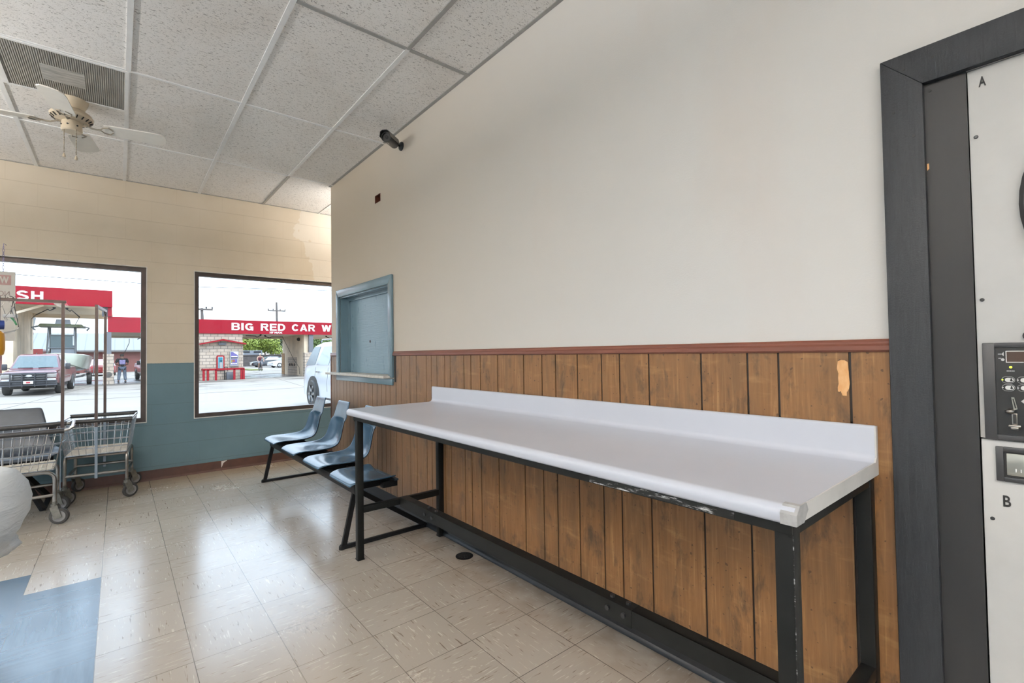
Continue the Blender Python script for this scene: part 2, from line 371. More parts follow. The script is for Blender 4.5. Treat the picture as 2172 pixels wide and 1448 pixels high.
    M['car_black'] = plain('car_black', (.02, .02, .023), .2, coat=.6)
    M['car_red'] = plain('car_red', (0.168, 0.012, 0.012), .2, coat=.6)
    M['car_silver'] = plain('car_silver', (0.180, 0.184, 0.188), .25, .4)
    M['carchrome'] = plain('car_chrome', (0.248, 0.248, 0.252), .2, .9)
    M['bumper_dark'] = plain('bumper_dark', (.03, .03, .035), .4)
    M['under'] = plain('underbody', (.035, .032, .03), .7, var=.4, nsc=6)
    M['headlight'] = plain('headlight', (0.291, 0.280, 0.263), .15, coat=.5)
    M['tail'] = plain('tail_red', (.35, .03, .04), .2, coat=.4)
    M['boat'] = plain('boat_hull', (0.437, 0.468, 0.390), .3, coat=.3, var=.05)
    M['boat_top'] = plain('boat_top', (0.120, 0.136, 0.080), .5)
    M['boat_grey'] = plain('boat_console', (0.177, 0.192, 0.218), .4)
    M['alum'] = plain('aluminium', (0.168, 0.176, 0.188), .35, .7)
    M['skin'] = plain('skin', (.36, .20, .14), .55, var=.05)
    M['shirt_black'] = plain('shirt_black', (.016, .016, .018), .8)
    M['shirt_print'] = plain('shirt_print', (.34, .29, .50), .8, var=.4, nsc=20)
    M['jeans'] = plain('jeans', (.15, .18, .23), .85, var=.15)
    M['shoe'] = plain('shoe', (.03, .03, .04), .6)
    M['hair'] = plain('hair', (.05, .035, .03), .7)
    M['hat'] = plain('white_cap', (.66, .63, .62), .7)
    M['tank'] = plain('maroon_top', (.16, .04, .06), .8)
    M['shorts'] = plain('grey_shorts', (.2, .2, .22), .8)
    M['sign_board'] = plain('sign_board', (.60, .57, .52), .5, var=.04)
    M['sign_pink'] = plain('sign_print', (.43, .26, .24), .5)
    M['sign_grey'] = plain('sign_print_grey', (.30, .22, .20), .5)
    M['chain_m'] = plain('chain_violet', (.25, .23, .40), .4, .5)
    M['blue_tape'] = plain('blue_tape', (.02, .045, .20), .4)
    M['tape_side'] = plain('tape_side', (.36, .17, .24), .6)
    M['yellow'] = plain('yellow_plastic', (.62, .30, .015), .35, var=.06)
    M['green_p'] = plain('green_plastic', (.10, .34, .16), .4)
    M['white_p'] = plain('white_plastic', (.66, .66, .66), .4)
    M['can'] = plain('can_grey', (.08, .085, .09), .5)
    M['hole_dark'] = plain('hole_dark', (.03, .012, .010), .9)
    M['fill_lens_glow'] = plain('fill_lens', (.8, .8, .8), .5, emis=(1, .96, .9), es=4)  # glowing lens of the added fill lights
mk()

# ------------------------------------------------------------------ mesh helpers
WL = {}   # world location of every parent
class G:
    def __init__(s): s.bm = bmesh.new()
    def _ret(s, verts): return verts
    def box(s, c, sz, rz=0., bev=0., mat=None):
        r = bmesh.ops.create_cube(s.bm, size=1.)
        vs = r['verts']
        mm = Matrix.Translation(Vector(c)) @ (mat if mat is not None else Matrix.Rotation(rz, 4, 'Z')) @ Matrix.Diagonal((*sz, 1))
        bmesh.ops.transform(s.bm, matrix=mm, verts=vs)
        if bev > 0:
            es = list({e for v in vs for e in v.link_edges})
            bmesh.ops.bevel(s.bm, geom=es, offset=min(bev, min(sz)*.45), segments=2, affect='EDGES', profile=.5)
        return s
    def b2(s, x0, x1, y0, y1, z0, z1, bev=0.):
        return s.box(((x0+x1)/2, (y0+y1)/2, (z0+z1)/2), (abs(x1-x0), abs(y1-y0), abs(z1-z0)), bev=bev)
    def bar(s, p0, p1, w, h, bev=0., up=(0, 0, 1)):
        p0, p1 = Vector(p0), Vector(p1); d = p1-p0; L = d.length; d.normalize()
        up = Vector(up)
        if abs(d.dot(up)) > .98: up = Vector((0, 1, 0))
        a = up.cross(d).normalized(); b = d.cross(a)
        m = Matrix((d, a, b)).transposed().to_4x4()
        return s.box((p0+p1)/2, (L, w, h), bev=bev, mat=m)
    def tube(s, pts, r, seg=8, closed=False, caps=True, r1=None):
        pts = [Vector(p) for p in pts]; n = len(pts)
        rings = []; nrm = None
        for i, p in enumerate(pts):
            if closed: d = pts[(i+1) % n]-pts[i-1]
            elif i == 0: d = pts[1]-p
            elif i == n-1: d = p-pts[-2]
            else: d = (pts[i+1]-p).normalized()+(p-pts[i-1]).normalized()
            d.normalize()
            if nrm is None:
                a = Vector((0, 0, 1)) if abs(d.z) < .9 else Vector((1, 0, 0))
                nrm = (a-d*a.dot(d)).normalized()
            else:
                nrm = (nrm-d*nrm.dot(d)).normalized()
            b = d.cross(nrm)
            rr = r if r1 is None else r+(r1-r)*i/(n-1)
            rings.append([s.bm.verts.new(p+(nrm*math.cos(2*PI*k/seg)+b*math.sin(2*PI*k/seg))*rr) for k in range(seg)])
        m = n if closed else n-1
        for i in range(m):
            A, B = rings[i], rings[(i+1) % n]
            for k in range(seg): s.bm.faces.new((A[k], A[(k+1) % seg], B[(k+1) % seg], B[k]))
        if caps and not closed:
            s.bm.faces.new(rings[0][::-1]); s.bm.faces.new(rings[-1])
        return s
    def cyl(s, p0, p1, r, seg=16, r1=None):
        return s.tube([p0, p1], r, seg, r1=r1)
    def lathe(s, prof, c=(0, 0, 0), seg=24, axis=(0, 0, 1), close=True, wob=None):
        ax = Vector(axis).normalized(); a = Vector((0, 0, 1)) if abs(ax.z) < .9 else Vector((1, 0, 0))
        u = (a-ax*a.dot(ax)).normalized(); v = ax.cross(u); c = Vector(c)
        rings = []
        for j, (r, h) in enumerate(prof):
            if r < 1e-6: rings.append([s.bm.verts.new(c+ax*h)])
            else: rings.append([s.bm.verts.new(c+ax*h+(u*math.cos(2*PI*k/seg)+v*math.sin(2*PI*k/seg))*(r*(wob(k, j) if wob else 1))) for k in range(seg)])
        for A, B in zip(rings, rings[1:]):
            for k in range(seg):
                k2 = (k+1) % seg
                if len(A) == 1 and len(B) == 1: continue
                if len(A) == 1: s.bm.faces.new((A[0], B[k2], B[k]))
                elif len(B) == 1: s.bm.faces.new((A[k], A[k2], B[0]))
                else: s.bm.faces.new((A[k], A[k2], B[k2], B[k]))
        if close:
            if len(rings[0]) > 1: s.bm.faces.new(rings[0][::-1])
            if len(rings[-1]) > 1: s.bm.faces.new(rings[-1])
        return s
    def prism(s, pts, axis, a, b, bev=0.):
        def P(p, t):
            return {'x': (t, p[0], p[1]), 'y': (p[0], t, p[1]), 'z': (p[0], p[1], t)}[axis]
        A = [s.bm.verts.new(P(p, a)) for p in pts]; B = [s.bm.verts.new(P(p, b)) for p in pts]; n = len(pts)
        fs = [s.bm.faces.new(A[::-1]), s.bm.faces.new(B)]
        for i in range(n): fs.append(s.bm.faces.new((A[i], A[(i+1) % n], B[(i+1) % n], B[i])))
        if bev > 0:
            es = list({e for f in fs for e in f.edges})
            bmesh.ops.bevel(s.bm, geom=es, offset=bev, segments=2, affect='EDGES', profile=.5)
        return s
    def loft(s, rings, cap=True):
        rr = [[s.bm.verts.new(p) for p in r] for r in rings]; n = len(rr[0])
        for A, B in zip(rr, rr[1:]):
            for k in range(n): s.bm.faces.new((A[k], A[(k+1) % n], B[(k+1) % n], B[k]))
        if cap: s.bm.faces.new(rr[0][::-1]); s.bm.faces.new(rr[-1])
        return s
    def grid(s, fn, nu, nv):
        vs = [[s.bm.verts.new(fn(i/nu, j/nv)) for j in range(nv+1)] for i in range(nu+1)]
        for i in range(nu):
            for j in range(nv): s.bm.faces.new((vs[i][j], vs[i+1][j], vs[i+1][j+1], vs[i][j+1]))
        return s
    def ball(s, c, r, sc=(1, 1, 1), seg=16):
        q = bmesh.ops.create_uvsphere(s.bm, u_segments=seg, v_segments=max(6, seg//2), radius=r)
        bmesh.ops.transform(s.bm, matrix=Matrix.Translation(Vector(c)) @ Matrix.Diagonal((*sc, 1)), verts=q['verts']); return s
    def face(s, pts):
        s.bm.faces.new([s.bm.verts.new(p) for p in pts]); return s
    def build(s, name, mat, parent=None, ang=32, local=False, flat=False):
        bm = s.bm
        bmesh.ops.recalc_face_normals(bm, faces=bm.faces)
        if parent is not None and not local:
            off = WL.get(parent.name, Vector((0, 0, 0)))
            bmesh.ops.translate(bm, vec=-off, verts=bm.verts)
        lim = R(ang)
        for f in bm.faces: f.smooth = not flat
        for e in bm.edges:
            if len(e.link_faces) == 2:
                try: e.smooth = e.calc_face_angle() < lim
                except Exception: pass
        me = bpy.data.meshes.new(name); bm.to_mesh(me); bm.free()
        o = bpy.data.objects.new(name, me); COL.objects.link(o)
        me.materials.append(MAT[mat] if isinstance(mat, str) else mat)
        if parent is not None:
            o.parent = parent
            WL[o.name] = WL.get(parent.name, Vector((0, 0, 0)))
        else: WL[o.name] = Vector((0, 0, 0))
        return o

def tag(o, label, cat, group=None, kind=None):
    o['label'] = label; o['category'] = cat
    if group: o['group'] = group
    if kind: o['kind'] = kind
    return o
def thing(name, loc, label, cat, group=None):
    o = bpy.data.objects.new(name, None); COL.objects.link(o); o.location = loc
    o.empty_display_size = .05
    WL[o.name] = Vector(loc); return tag(o, label, cat, group)
def solo(g, name, mat, label, cat, origin=None, group=None, **kw):
    """a thing that is one mesh"""
    if origin is not None: bmesh.ops.translate(g.bm, vec=-Vector(origin), verts=g.bm.verts)
    o = g.build(name, mat, **kw)
    if origin is not None: o.location = origin; WL[o.name] = Vector(origin)
    return tag(o, label, cat, group)
def struct(g, name, mat, label=None, **kw):
    o = g.build(name, mat, **kw); o['kind'] = 'structure'
    if label: o['label'] = label
    o['category'] = name.split('_')[0]
    return o
def kids(o): return [c for c in bpy.data.objects if c.parent == o]
def copy_tree(o, parent=None):
    c = o.copy(); COL.objects.link(c)
    if parent: c.parent = parent
    for ch in kids(o): copy_tree(ch, c)
    return c
def text(s, name, mat, parent, o, ex, ey, h, w=None, bold=0., depth=.004, center=False):
    """letters standing on the line o + ex*t, up ey, cap height h, total width w"""
    cu = bpy.data.curves.new(name, 'FONT'); cu.body = s; cu.size = 1; cu.offset = bold; cu.extrude = .5; cu.resolution_u = 4
    tmp = bpy.data.objects.new('tmp', cu); COL.objects.link(tmp)
    dg = bpy.context.evaluated_depsgraph_get(); me = bpy.data.meshes.new_from_object(tmp.evaluated_get(dg))
    bpy.data.objects.remove(tmp); bpy.data.curves.remove(cu)
    xs = [v.co.x for v in me.vertices]; ys = [v.co.y for v in me.vertices]
    x0, x1, y0, y1 = min(xs), max(xs), min(ys), max(ys)
    sy = h/(y1-y0); sx = w/(x1-x0) if w else sy
    ex, ey = Vector(ex).normalized(), Vector(ey).normalized(); ez = ex.cross(ey)
    off = WL.get(parent.name, Vector()) if parent else Vector()
    for v in me.vertices:
        px, py, pz = (v.co.x-x0)*sx, (v.co.y-y0)*sy, v.co.z*depth
        if center: px -= (x1-x0)*sx/2
        v.co = Vector(o)+ex*px+ey*py+ez*pz-off
    me.name = name
    ob = bpy.data.objects.new(name, me); COL.objects.link(ob); me.materials.clear(); me.materials.append(MAT[mat])
    if parent: ob.parent = parent; WL[ob.name] = off
    return ob
def block_text(s, name, mat, parent, x0, x1, z0, z1, y, depth=.02, gap=.17, only=None):
    """bold wide grotesque capitals on a wall facing -y; every letter a part of its own"""
    T, U = .27, .21
    WID = {'I': .30, 'W': 1.45, 'A': 1.08, ' ': .45, 'E': .88}
    tot = sum(WID.get(c, 1.) for c in s)+gap*(len(s)-1); k = (x1-x0)/tot; H = z1-z0; x = x0
    for c in s:
        w = WID.get(c, 1.)
        g = G(); n = [0]
        def poly(pts):
            d = depth+.0008*n[0]; n[0] += 1
            g.prism([(x+px*k, z0+pz*H) for px, pz in pts], 'y', y-d, y)
        def rect(a, b, c_, d): poly([(a, c_), (b, c_), (b, d), (a, d)])
        def arc(cx, cz, rx, rz, a0, a1, tx=T, tz=U, m=14):
            A = [R(a0+(a1-a0)*q/m) for q in range(m+1)]
            poly([(cx+rx*math.cos(a), cz+rz*math.sin(a)) for a in A]+[(cx+max(.01, rx-tx)*math.cos(a), cz+max(.01, rz-tz)*math.sin(a)) for a in reversed(A)])
        if c == 'I': rect(0, .30, 0, 1)
        elif c == 'H': rect(0, T, 0, 1); rect(w-T, w, 0, 1); rect(T, w-T, .40, .61)
        elif c == 'E': rect(0, T, 0, 1); rect(T, w, .80, 1); rect(T, w*.95, .41, .60); rect(T, w, 0, .20)
        elif c in 'BRD':
            rect(0, T, 0, 1)
            if c == 'D': rect(T, .45, .80, 1); rect(T, .45, 0, .20); arc(.45, .5, .55, .5, -90, 90)
            else:
                rect(T, .64, .82, 1); rect(T, .64, .42, .60); arc(.64, .71, .33, .29, -90, 90, .26, .19)
                if c == 'B': rect(T, .66, 0, .18); arc(.66, .29, .35, .29, -90, 90, .26, .19)
                else: poly([(.70, 0), (1.02, 0), (.74, .44), (.44, .44)])
        elif c == 'C': arc(.52, .5, .52, .5, 38, 322, .27, .22, 26)
        elif c == 'G': arc(.52, .5, .52, .5, 38, 330, .27, .22, 26); rect(.55, 1.0, .36, .55); rect(.79, 1.0, .0, .36)
        elif c == 'A': poly([(0, 0), (.28, 0), (.68, 1), (.40, 1)]); poly([(.80, 0), (1.08, 0), (.68, 1), (.40, 1)]); rect(.26, .82, .20, .37)
        elif c == 'W': 
            for a, b in ((.0, .28), (.56, .28), (.56, .89), (1.17, .89)): poly([(a, 1), (a+.28, 1), (b+.28, 0), (b, 0)])
        elif c == 'S': arc(.50, .715, .47, .285, 25, 270, .25, .19, 18); arc(.50, .285, .49, .285, -155, 90, .25, .19, 18)
        if n[0]: g.build(name, mat, parent, flat=True)
        else: g.bm.free()
        x += (w+gap)*k
def cells(g, axis, a, b, us, vs, holes):
    """slab between a and b along axis, sliced at the edges of its holes (u0,u1,v0,v1)"""
    us = sorted(set(us+[h[0] for h in holes]+[h[1] for h in holes])); vs = sorted(set(vs+[h[2] for h in holes]+[h[3] for h in holes]))
    us = [u for u in us if us[0] <= u <= us[-1]]
    keep = {}
    for i in range(len(us)-1):
        for j in range(len(vs)-1):
            cu, cv = (us[i]+us[i+1])/2, (vs[j]+vs[j+1])/2
            keep[i, j] = not any(h[0] < cu < h[1] and h[2] < cv < h[3] for h in holes)
    V = {}
    def P(i, j, t):
        k = (i, j, t)
        if k not in V:
            u, v = us[i], vs[j]
            V[k] = g.bm.verts.new((t, u, v) if axis == 'x' else (u, t, v))
        return V[k]
    for (i, j), ok in keep.items():
        if not ok: continue
        for t in (a, b): g.bm.faces.new((P(i, j, t), P(i+1, j, t), P(i+1, j+1, t), P(i, j+1, t)))
        for di, dj, e in ((-1, 0, ((i, j), (i, j+1))), (1, 0, ((i+1, j), (i+1, j+1))), (0, -1, ((i, j), (i+1, j))), (0, 1, ((i, j+1), (i+1, j+1)))):
            if not keep.get((i+di, j+dj), False):
                g.bm.faces.new((P(*e[0], a), P(*e[1], a), P(*e[1], b), P(*e[0], b)))
    return g

# ================================================================== THE ROOM
ZC = 2.94; YF = 5.93
g = G(); g.b2(-6.0, 3.0, -3.2, YF, -.12, 0.); struct(g, 'floor', 'floor')
g = G(); g.b2(-6.2, 3.2, -3.4, 6.25, ZC, ZC+.25); struct(g, 'ceiling', 'ceiling')
HATCH = (3.56, 4.67, 1.02, 1.775); HOLE = (3.722, 3.836, 2.49, 2.558); DRY = (-.62, .262, 0., 1.915)
g = G(); cells(g, 'x', 0., .14, [-3.2, 4.92], [0., ZC], [HATCH, HOLE, DRY]); wall_right = struct(g, 'wall_right', 'wall')
W2 = (-1.068, .95, .578, 2.105); W1 = (-4.6, -1.47, .578, 2.105)
g = G(); cells(g, 'y', YF, YF+.2, [-6.0, 3.0], [0., ZC], [W1, W2]); wall_far = struct(g, 'wall_far', 'block')
L1 = (.6, 2.4, .9, 2.3); L2 = (2.9, 5.3, .5, 2.4); L3 = (-2.8, -.2, .5, 2.4)
g = G(); cells(g, 'x', -6.2, -6.0, [-3.2, 6.13], [0., ZC], [L1, L2]); struct(g, 'wall_left', 'block')
B1 = (-5.4, -3.3, .4, 2.5); B2 = (-3.0, -.9, .4, 2.5)
g = G(); cells(g, 'y', -3.4, -3.2, [-6.2, 3.0], [0., ZC], [B1, B2]); struct(g, 'wall_back', 'block')
g = G(); g.b2(1.6, 1.75, 4.0, YF, 0, ZC); g.b2(.14, 1.6, 3.95, 4.05, 0, ZC); g.b2(.14, 1.0, -.75, -.68, 0, ZC); g.b2(.95, 1.0, -.7, 4., 0, ZC); struct(g, 'wall_inner', 'wall')

# wainscot of grooved planks
GR = [.352, .45, .649, .749, .919, 1.146, 1.294, 1.394, 1.54, 1.686, 1.785, 1.928, 2.155, 2.325, 2.424, 2.50, 2.66, 2.73, 2.83, 2.905, 2.975, 3.12, 3.22, 3.36, 3.45, 3.56, 3.64, 3.72, 3.81, 3.90, 4.0, 4.08, 4.155, 4.225, 4.33, 4.42, 4.50, 4.58, 4.68, 4.76, 4.84, 4.92]
g = G(); lay = g.bm.faces.layers.float_vector.new('plank') if hasattr(g.bm.faces.layers, 'float_vector') else None
rp = random.Random(11); vals = []
for a, b in zip(GR, GR[1:]):
    top = 1.205 if (b < 3.5 or a > 4.73) else .99
    n0 = len(g.bm.faces)
    w = .0036 if a < 2.6 else .0027
    g.b2(-.006, .0, a+w, b-w, .005, top)
    vals += [(rp.random(), rp.random())]*(len(g.bm.faces)-n0)
pan = g.build('wood_panelling', 'wood', wall_right)
att = pan.data.attributes.new('plank', 'FLOAT_VECTOR', 'FACE')
for i, (a, b) in enumerate(vals): att.data[i].vector = (a, b, 0)
g = G(); g.b2(-.0016, .0, .352, 4.92, .005, 1.205-.215); g.b2(-.0016, 0, .352, 3.49, .98, 1.2); g.b2(-.0016, 0, 4.74, 4.92, .98, 1.2)
g.build('groove_backing', 'groove', wall_right)
g = G()
zs_ = [(510, 550), (560, 532), (620, 535), (665, 560), (672, 640), (680, 700), (684, 780), (690, 870), (678, 940), (650, 985), (640, 1000), (640, 1050), (575, 1050), (556, 1010), (545, 985), (520, 1000), (500, 990), (500, 930), (515, 880), (510, 800), (516, 730), (495, 660)]
g.prism([(.4515+.0315*(690-a)/195, 1.172-.106*(b-535)/515) for a, b in zs_], 'x', -.0071, -.0055)
sc = g.build('torn_veneer_patch', 'bare_wood', wall_right); sc['label'] = 'pale torn veneer scar'
g = G()
prof = [(0, 1.196), (-.010, 1.196), (-.016, 1.202), (-.016, 1.214), (-.011, 1.220), (-.011, 1.226), (-.006, 1.233), (0, 1.233)]
g.prism(prof, 'y', .352, 3.49); g.prism(prof, 'y', 4.74, 4.92)
struct(g, 'trim_1', 'rail', 'dark brown moulded chair rail above the wood panelling')
g = G(); g.b2(-.010, .152, 4.92, 4.932, 0, 1.233); struct(g, 'trim_2', 'rail', 'dark brown corner strip at the end of the panelled wall')
g = G()
prof = [(-.006, .005), (-.022, .005), (-.020, .014), (-.012, .024), (-.0095, .10), (-.006, .10)]
g.prism(prof, 'y', .352, 4.92); struct(g, 'baseboard_right', 'black_base')
g = G()
prof = [(YF, .0), (YF-.016, .0), (YF-.012, .012), (YF-.006, .02), (YF-.005, .10), (YF, .10)]
g.prism(prof, 'x', -6., 1.6)
bf = struct(g, 'baseboard_far', 'brown_base')
g = G(); g.prism([(-.83, .096), (-.775, .098), (-.81, .075), (-.827, .03), (-.83, .03)], 'y', YF-.0065, YF-.004)
pk = g.build('peeled_gap', 'bead', bf); pk['label'] = 'pale peeled notch'

# ceiling grid
g = G(); g2 = G()
zc = (ZC-.006, ZC+.002)
ys = [2.41+1.22*k for k in range(-4, 3)]; xs = [-.42-.61*k for k in range(0, 10)]
for x in xs:
    gg = g2 if abs(x+.42) < .01 else g
    if gg is g2:
        g2.b2(x-.012, x+.012, -3.2, 2.41, *zc); g.b2(x-.012, x+.012, 2.41, 4.84, *zc); g2.b2(x-.012, x+.012, 4.84, YF, *zc)
    else: g.b2(x-.013, x+.013, -3.2, YF, *zc)
for y in ys:
    if abs(y-2.41) < .01: g2.b2(-1.02, 0, y-.012, y+.012, ZC-.005, ZC+.002); g.b2(-6, -1.02, y-.012, y+.012, ZC-.005, ZC+.002)
    else: g.b2(-6, 0, y-.009, y+.009, ZC-.005, ZC+.002)
g.b2(-2.25, -1.63, 4.236, 4.25, ZC-.005, ZC+.002)
g.b2(.19, .205, 4.92, YF, *zc)
struct(g, 'trim_3', 'grid', 'white metal grid between the acoustic ceiling tiles')
g2.b2(-.022, 0, -3.2, 4.92, ZC-.004, ZC+.001); g2.b2(-6, 1.6, YF-.02, YF, ZC-.004, ZC+.001)
struct(g2, 'trim_4', 'grid_old', 'greyed ceiling grid runs and wall angle')

# windows of the far wall
def window(n, U, along='x', plane=YF, mull=()):
    x0, x1, z0, z1 = U
    g = G()
    def b(a0, a1, c0, c1, d0, d1):
        if along == 'x': g.b2(a0, a1, plane+c0, plane+c1, d0, d1)
        else: g.b2(plane+c0, plane+c1, a0, a1, d0, d1)
    f = .040
    b(x0, x0+f, .03, .09, z0, z1); b(x1-f, x1, .03, .09, z0, z1)
    b(x0+f, x1-f, .031, .089, z1-f, z1); b(x0+f, x1-f, .031, .089, z0, z0+f)
    for m in mull: b(m-.025, m+.025, .03, .09, z0, z1)
    w = struct(g, 'window_%d' % n, 'bronze')
    g = G(); b2 = .007
    b(x0-b2, x0, -.004, .004, z0-b2, z1+b2); b(x1, x1+b2, -.004, .004, z0-b2, z1+b2)
    b(x0, x1, -.004, .004, z1, z1+b2); b(x0, x1, -.004, .004, z0-b2, z0)
    g.build('edge_bead', 'bead', w)
    g = G(); b(x0+f*.7, x1-f*.7, .058, .062, z0+f*.7, z1-f*.7); g.build('pane', 'glass', w)
    return w
window(1, W1, mull=(-3.05,)); window(2, W2)
window(3, L1, 'y', -6.15); window(4, L2, 'y', -6.15);  # unseen left-wall windows, added to brighten the room
window(5, B1, 'x', -3.35); window(6, B2, 'x', -3.35)  # unseen back-wall windows, likewise added for more daylight

# ================================================================== SERVICE HATCH
t = thing('service_hatch', (0, 4.115, 1.405), 'boarded-up service hatch in a glossy teal frame set in the panelled wall', 'window')
y0, y1, z0, z1 = HATCH
Y0, Y1, Z0, Z1 = 3.495, 4.735, .965, 1.845
g = G()
def casing(pts): g.prism(pts, 'x', -.022, -.0005, bev=.004)
casing([(Y0, Z1), (Y1, Z1), (y1, z1), (y0, z1)]); casing([(Y0, Z0+.06), (Y0, Z1), (y0, z1), (y0, Z0+.06)])
casing([(Y1, Z0+.06), (Y1, Z1), (y1, z1), (y1, Z0+.06)]); casing([(Y0, Z0), (Y1, Z0), (Y1, Z0+.05), (Y0, Z0+.05)])
g.build('frame', 'teal', t)
g = G(); g.b2(-.0, .125, y0, y0+.012, z0, z1); g.b2(-.0, .125, y1-.012, y1, z0, z1); g.b2(0.001, .124, y0+.012, y1-.012, z1-.012, z1); g.b2(0.001, .124, y0+.012, y1-.012, z0, z0+.012)
g.b2(.07, .0895, y1-.035, y1-.012, z0+.012, z1-.04); g.b2(.07, .0895, y0+.012, y0+.03, z0+.012, z1-.04); g.b2(.071, .0895, y0+.012, y1-.012, z1-.04, z1-.012)
g.build('jamb', 'teal', t)
g = G(); g.b2(.09, .105, y0+.012, y1-.012, z0+.012, z1-.012); pnl = g.build('shutter_panel', 'teal_panel', t)
g = G(); g.cyl((.0895, 4.17, 1.33), (.094, 4.17, 1.33), .014, 12); ob = g.build('lock_hole', 'hole_dark', pnl)
g = G(); g.b2(-.075, .088, 3.53, 4.90, 1.018, 1.040, bev=.003); lg = g.build('ledge', 'ledge', t); lg['label'] = 'worn white ledge board'

# ================================================================== DRYER AND ITS BLACK SURROUND
g = G()
t = thing('dryer_surround', (0, .30, 0), 'black painted rough-sawn timber surround framing the white dryer', 'door frame')
g.prism([(.352, 0.0), (.352, 2.013), (.262, 1.915), (.262, 0.0)], 'x', -.022, -.0005, bev=.002); g.build('side_casing', 'timber', t)
g = G(); g.prism([(.352, 2.013), (-.62, 2.013), (-.62, 1.915), (.262, 1.915)], 'x', -.022, -.0005, bev=.002); g.build('head_casing', 'timber', t)
g = G(); g.b2(-.004, .016, .179, .262, 0.0, 1.915); g.build('filler_board', 'filler', t)
g = G()
for (yy, zz, xx) in ((.325, 1.86, 0), (.283, 1.78, 0), (.33, 1.70, 0), (.30, 1.97, 0), (.24, 1.975, 0), (.250, 1.895, .018)):
    g = G(); g.cyl((-.0235+xx, yy, zz), (-.021+xx, yy, zz), .0035, 8); g.build('nail_head', 'ink', t)
g = G(); g.prism([(.2605, 1.70), (.2565, 1.70), (.2565, 1.686), (.2605, 1.682)], 'x', -.0062, -.0035)
o = g.build('paint_chip', 'bare_wood', t); o['label'] = 'bare orange paint chip'

t = thing('tumble_dryer', (.3, -.2, 0), 'white stacked tumble dryer with black control panel and letters A and B', 'dryer')
g = G(); g.b2(.012, .7, -.6, .176, .02, 1.912, bev=.004); g.build('body', 'dryer', t)
g = G(); g.b2(.0, .013, -.6, .1775, .978, 1.913, bev=.002); up = g.build('upper_panel', 'dryer', t)
g = G(); g.b2(.0, .013, -.6, .1765, .03, .975, bev=.002); lo = g.build('lower_panel', 'dryer', t)
text('A', 'letter_a', 'ink', up, (-.0005, .157, 1.8645), (0, -1, 0), (0, 0, 1), .0255, .0135, .02, .0015)
text('B', 'letter_b', 'ink', lo, (-.0005, .1415, .8135), (0, -1, 0), (0, 0, 1), .0275, .0135, .02, .0015)
g = G()
for (yy, zz) in ((.165, 1.74), (.165, 1.325)):
    g = G(); g.lathe([(.0045, 0), (.0045, .001), (.003, .0022), (0, .0024)], (0, yy, zz), 12, (-1, 0, 0)); g.build('screw', 'bolt', up)
g = G(); g.lathe([(.0045, 0), (.0045, .001), (.003, .0022), (0, .0024)], (0, .161, .779), 12, (-1, 0, 0)); g.build('screw', 'bolt', lo)
g = G(); g.lathe([(.22, .0), (.285, .0), (.29, .006), (.29, .012), (.282, .02), (.235, .022), (.22, .018)], (.0, -.195, 1.548), 56, (-1, 0, 0), close=False)
dr = g.build('door', 'panel_frame', t)
g = G(); g.lathe([(0, .012), (.15, .012), (.222, .014)], (0, -.195, 1.548), 48, (-1, 0, 0), close=False); g.build('door_glass', 'lensglass', dr)
g = G(); g.lathe([(.012, 0), (.012, .004), (.007, .008), (0, .009)], (0, .086, 1.232), 16, (-1, 0, 0)); g.build('badge', 'panel_frame', up)
cp = G(); zz0, zz1 = .976, 1.216
cp.b2(-.008, .0, .146, .168, zz0, zz1, bev=.002); cp.b2(-.008, 0, -.4, .147, 1.204, zz1, bev=.002); cp.b2(-.008, 0, -.4, .147, zz0, .990, bev=.002)
cpo = cp.build('control_panel_frame', 'panel_frame', t)
g = G(); g.b2(-.003, 0, -.4, .147, .989, 1.205); face_ = g.build('control_panel', 'panel_black', t)
g = G(); g.b2(-.0048, -.003, -.05, .1275, 1.167, 1.196, bev=.001); ds = g.build('display_bezel', 'white_ink', face_)
g = G(); g.b2(-.0055, -.0045, -.05, .1255, 1.169, 1.194); g.build('display', 'display', face_)
g = G(); g.lathe([(.0028, 0), (.0028, .001), (0, .002)], (-.003, .1195, 1.156), 12, (-1, 0, 0)); g.build('indicator_light', 'led', face_)
def pill(g, yc, zc_, w, h, d0, d1):
    pts = []
    for k in range(17):
        a = PI/2+PI*k/16; pts.append((yc-(-1)*(w/2-h/2)-math.cos(a)*h/2*(-1)*(-1) if False else yc+(w/2-h/2)-math.cos(a)*h/2, zc_+math.sin(a)*h/2))
    for k in range(17):
        a = -PI/2+PI*k/16; pts.append((yc-(w/2-h/2)-math.cos(a)*h/2, zc_+math.sin(a)*h/2))
    g.prism(pts, 'x', d0, d1)
for i, (yc, zq) in enumerate(((.1245, 1.125), (.1245, 1.106), (.0985, 1.125), (.0985, 1.106))):
    g = G(); pill(g, yc, zq, .0225, .0165, -.0045, -.003); bz = g.build('button_surround', 'white_ink', face_)
    g = G(); pill(g, yc, zq, .0215, .0155, -.0049, -.003); g.build('button_ground', 'panel_black', face_)
    g = G(); pill(g, yc-.002, zq, .015, .0105, -.0062, -.003); b_ = g.build('button', 'white_ink', face_)
    g = G(); g.cyl((-.0068, yc-.0055, zq-.001), (-.006, yc-.0055, zq-.001), .0024, 10); g.b2(-.0066, -.006, yc-.0068, yc-.0042, zq, zq+.004); g.build('button_symbol', 'ink', face_)
    g = G(); g.cyl((-.0055, yc+.0098, zq), (-.003, yc+.0098, zq), .0018, 8); g.build('indicator_light', 'led' if i == 0 else 'silver_text', face_)
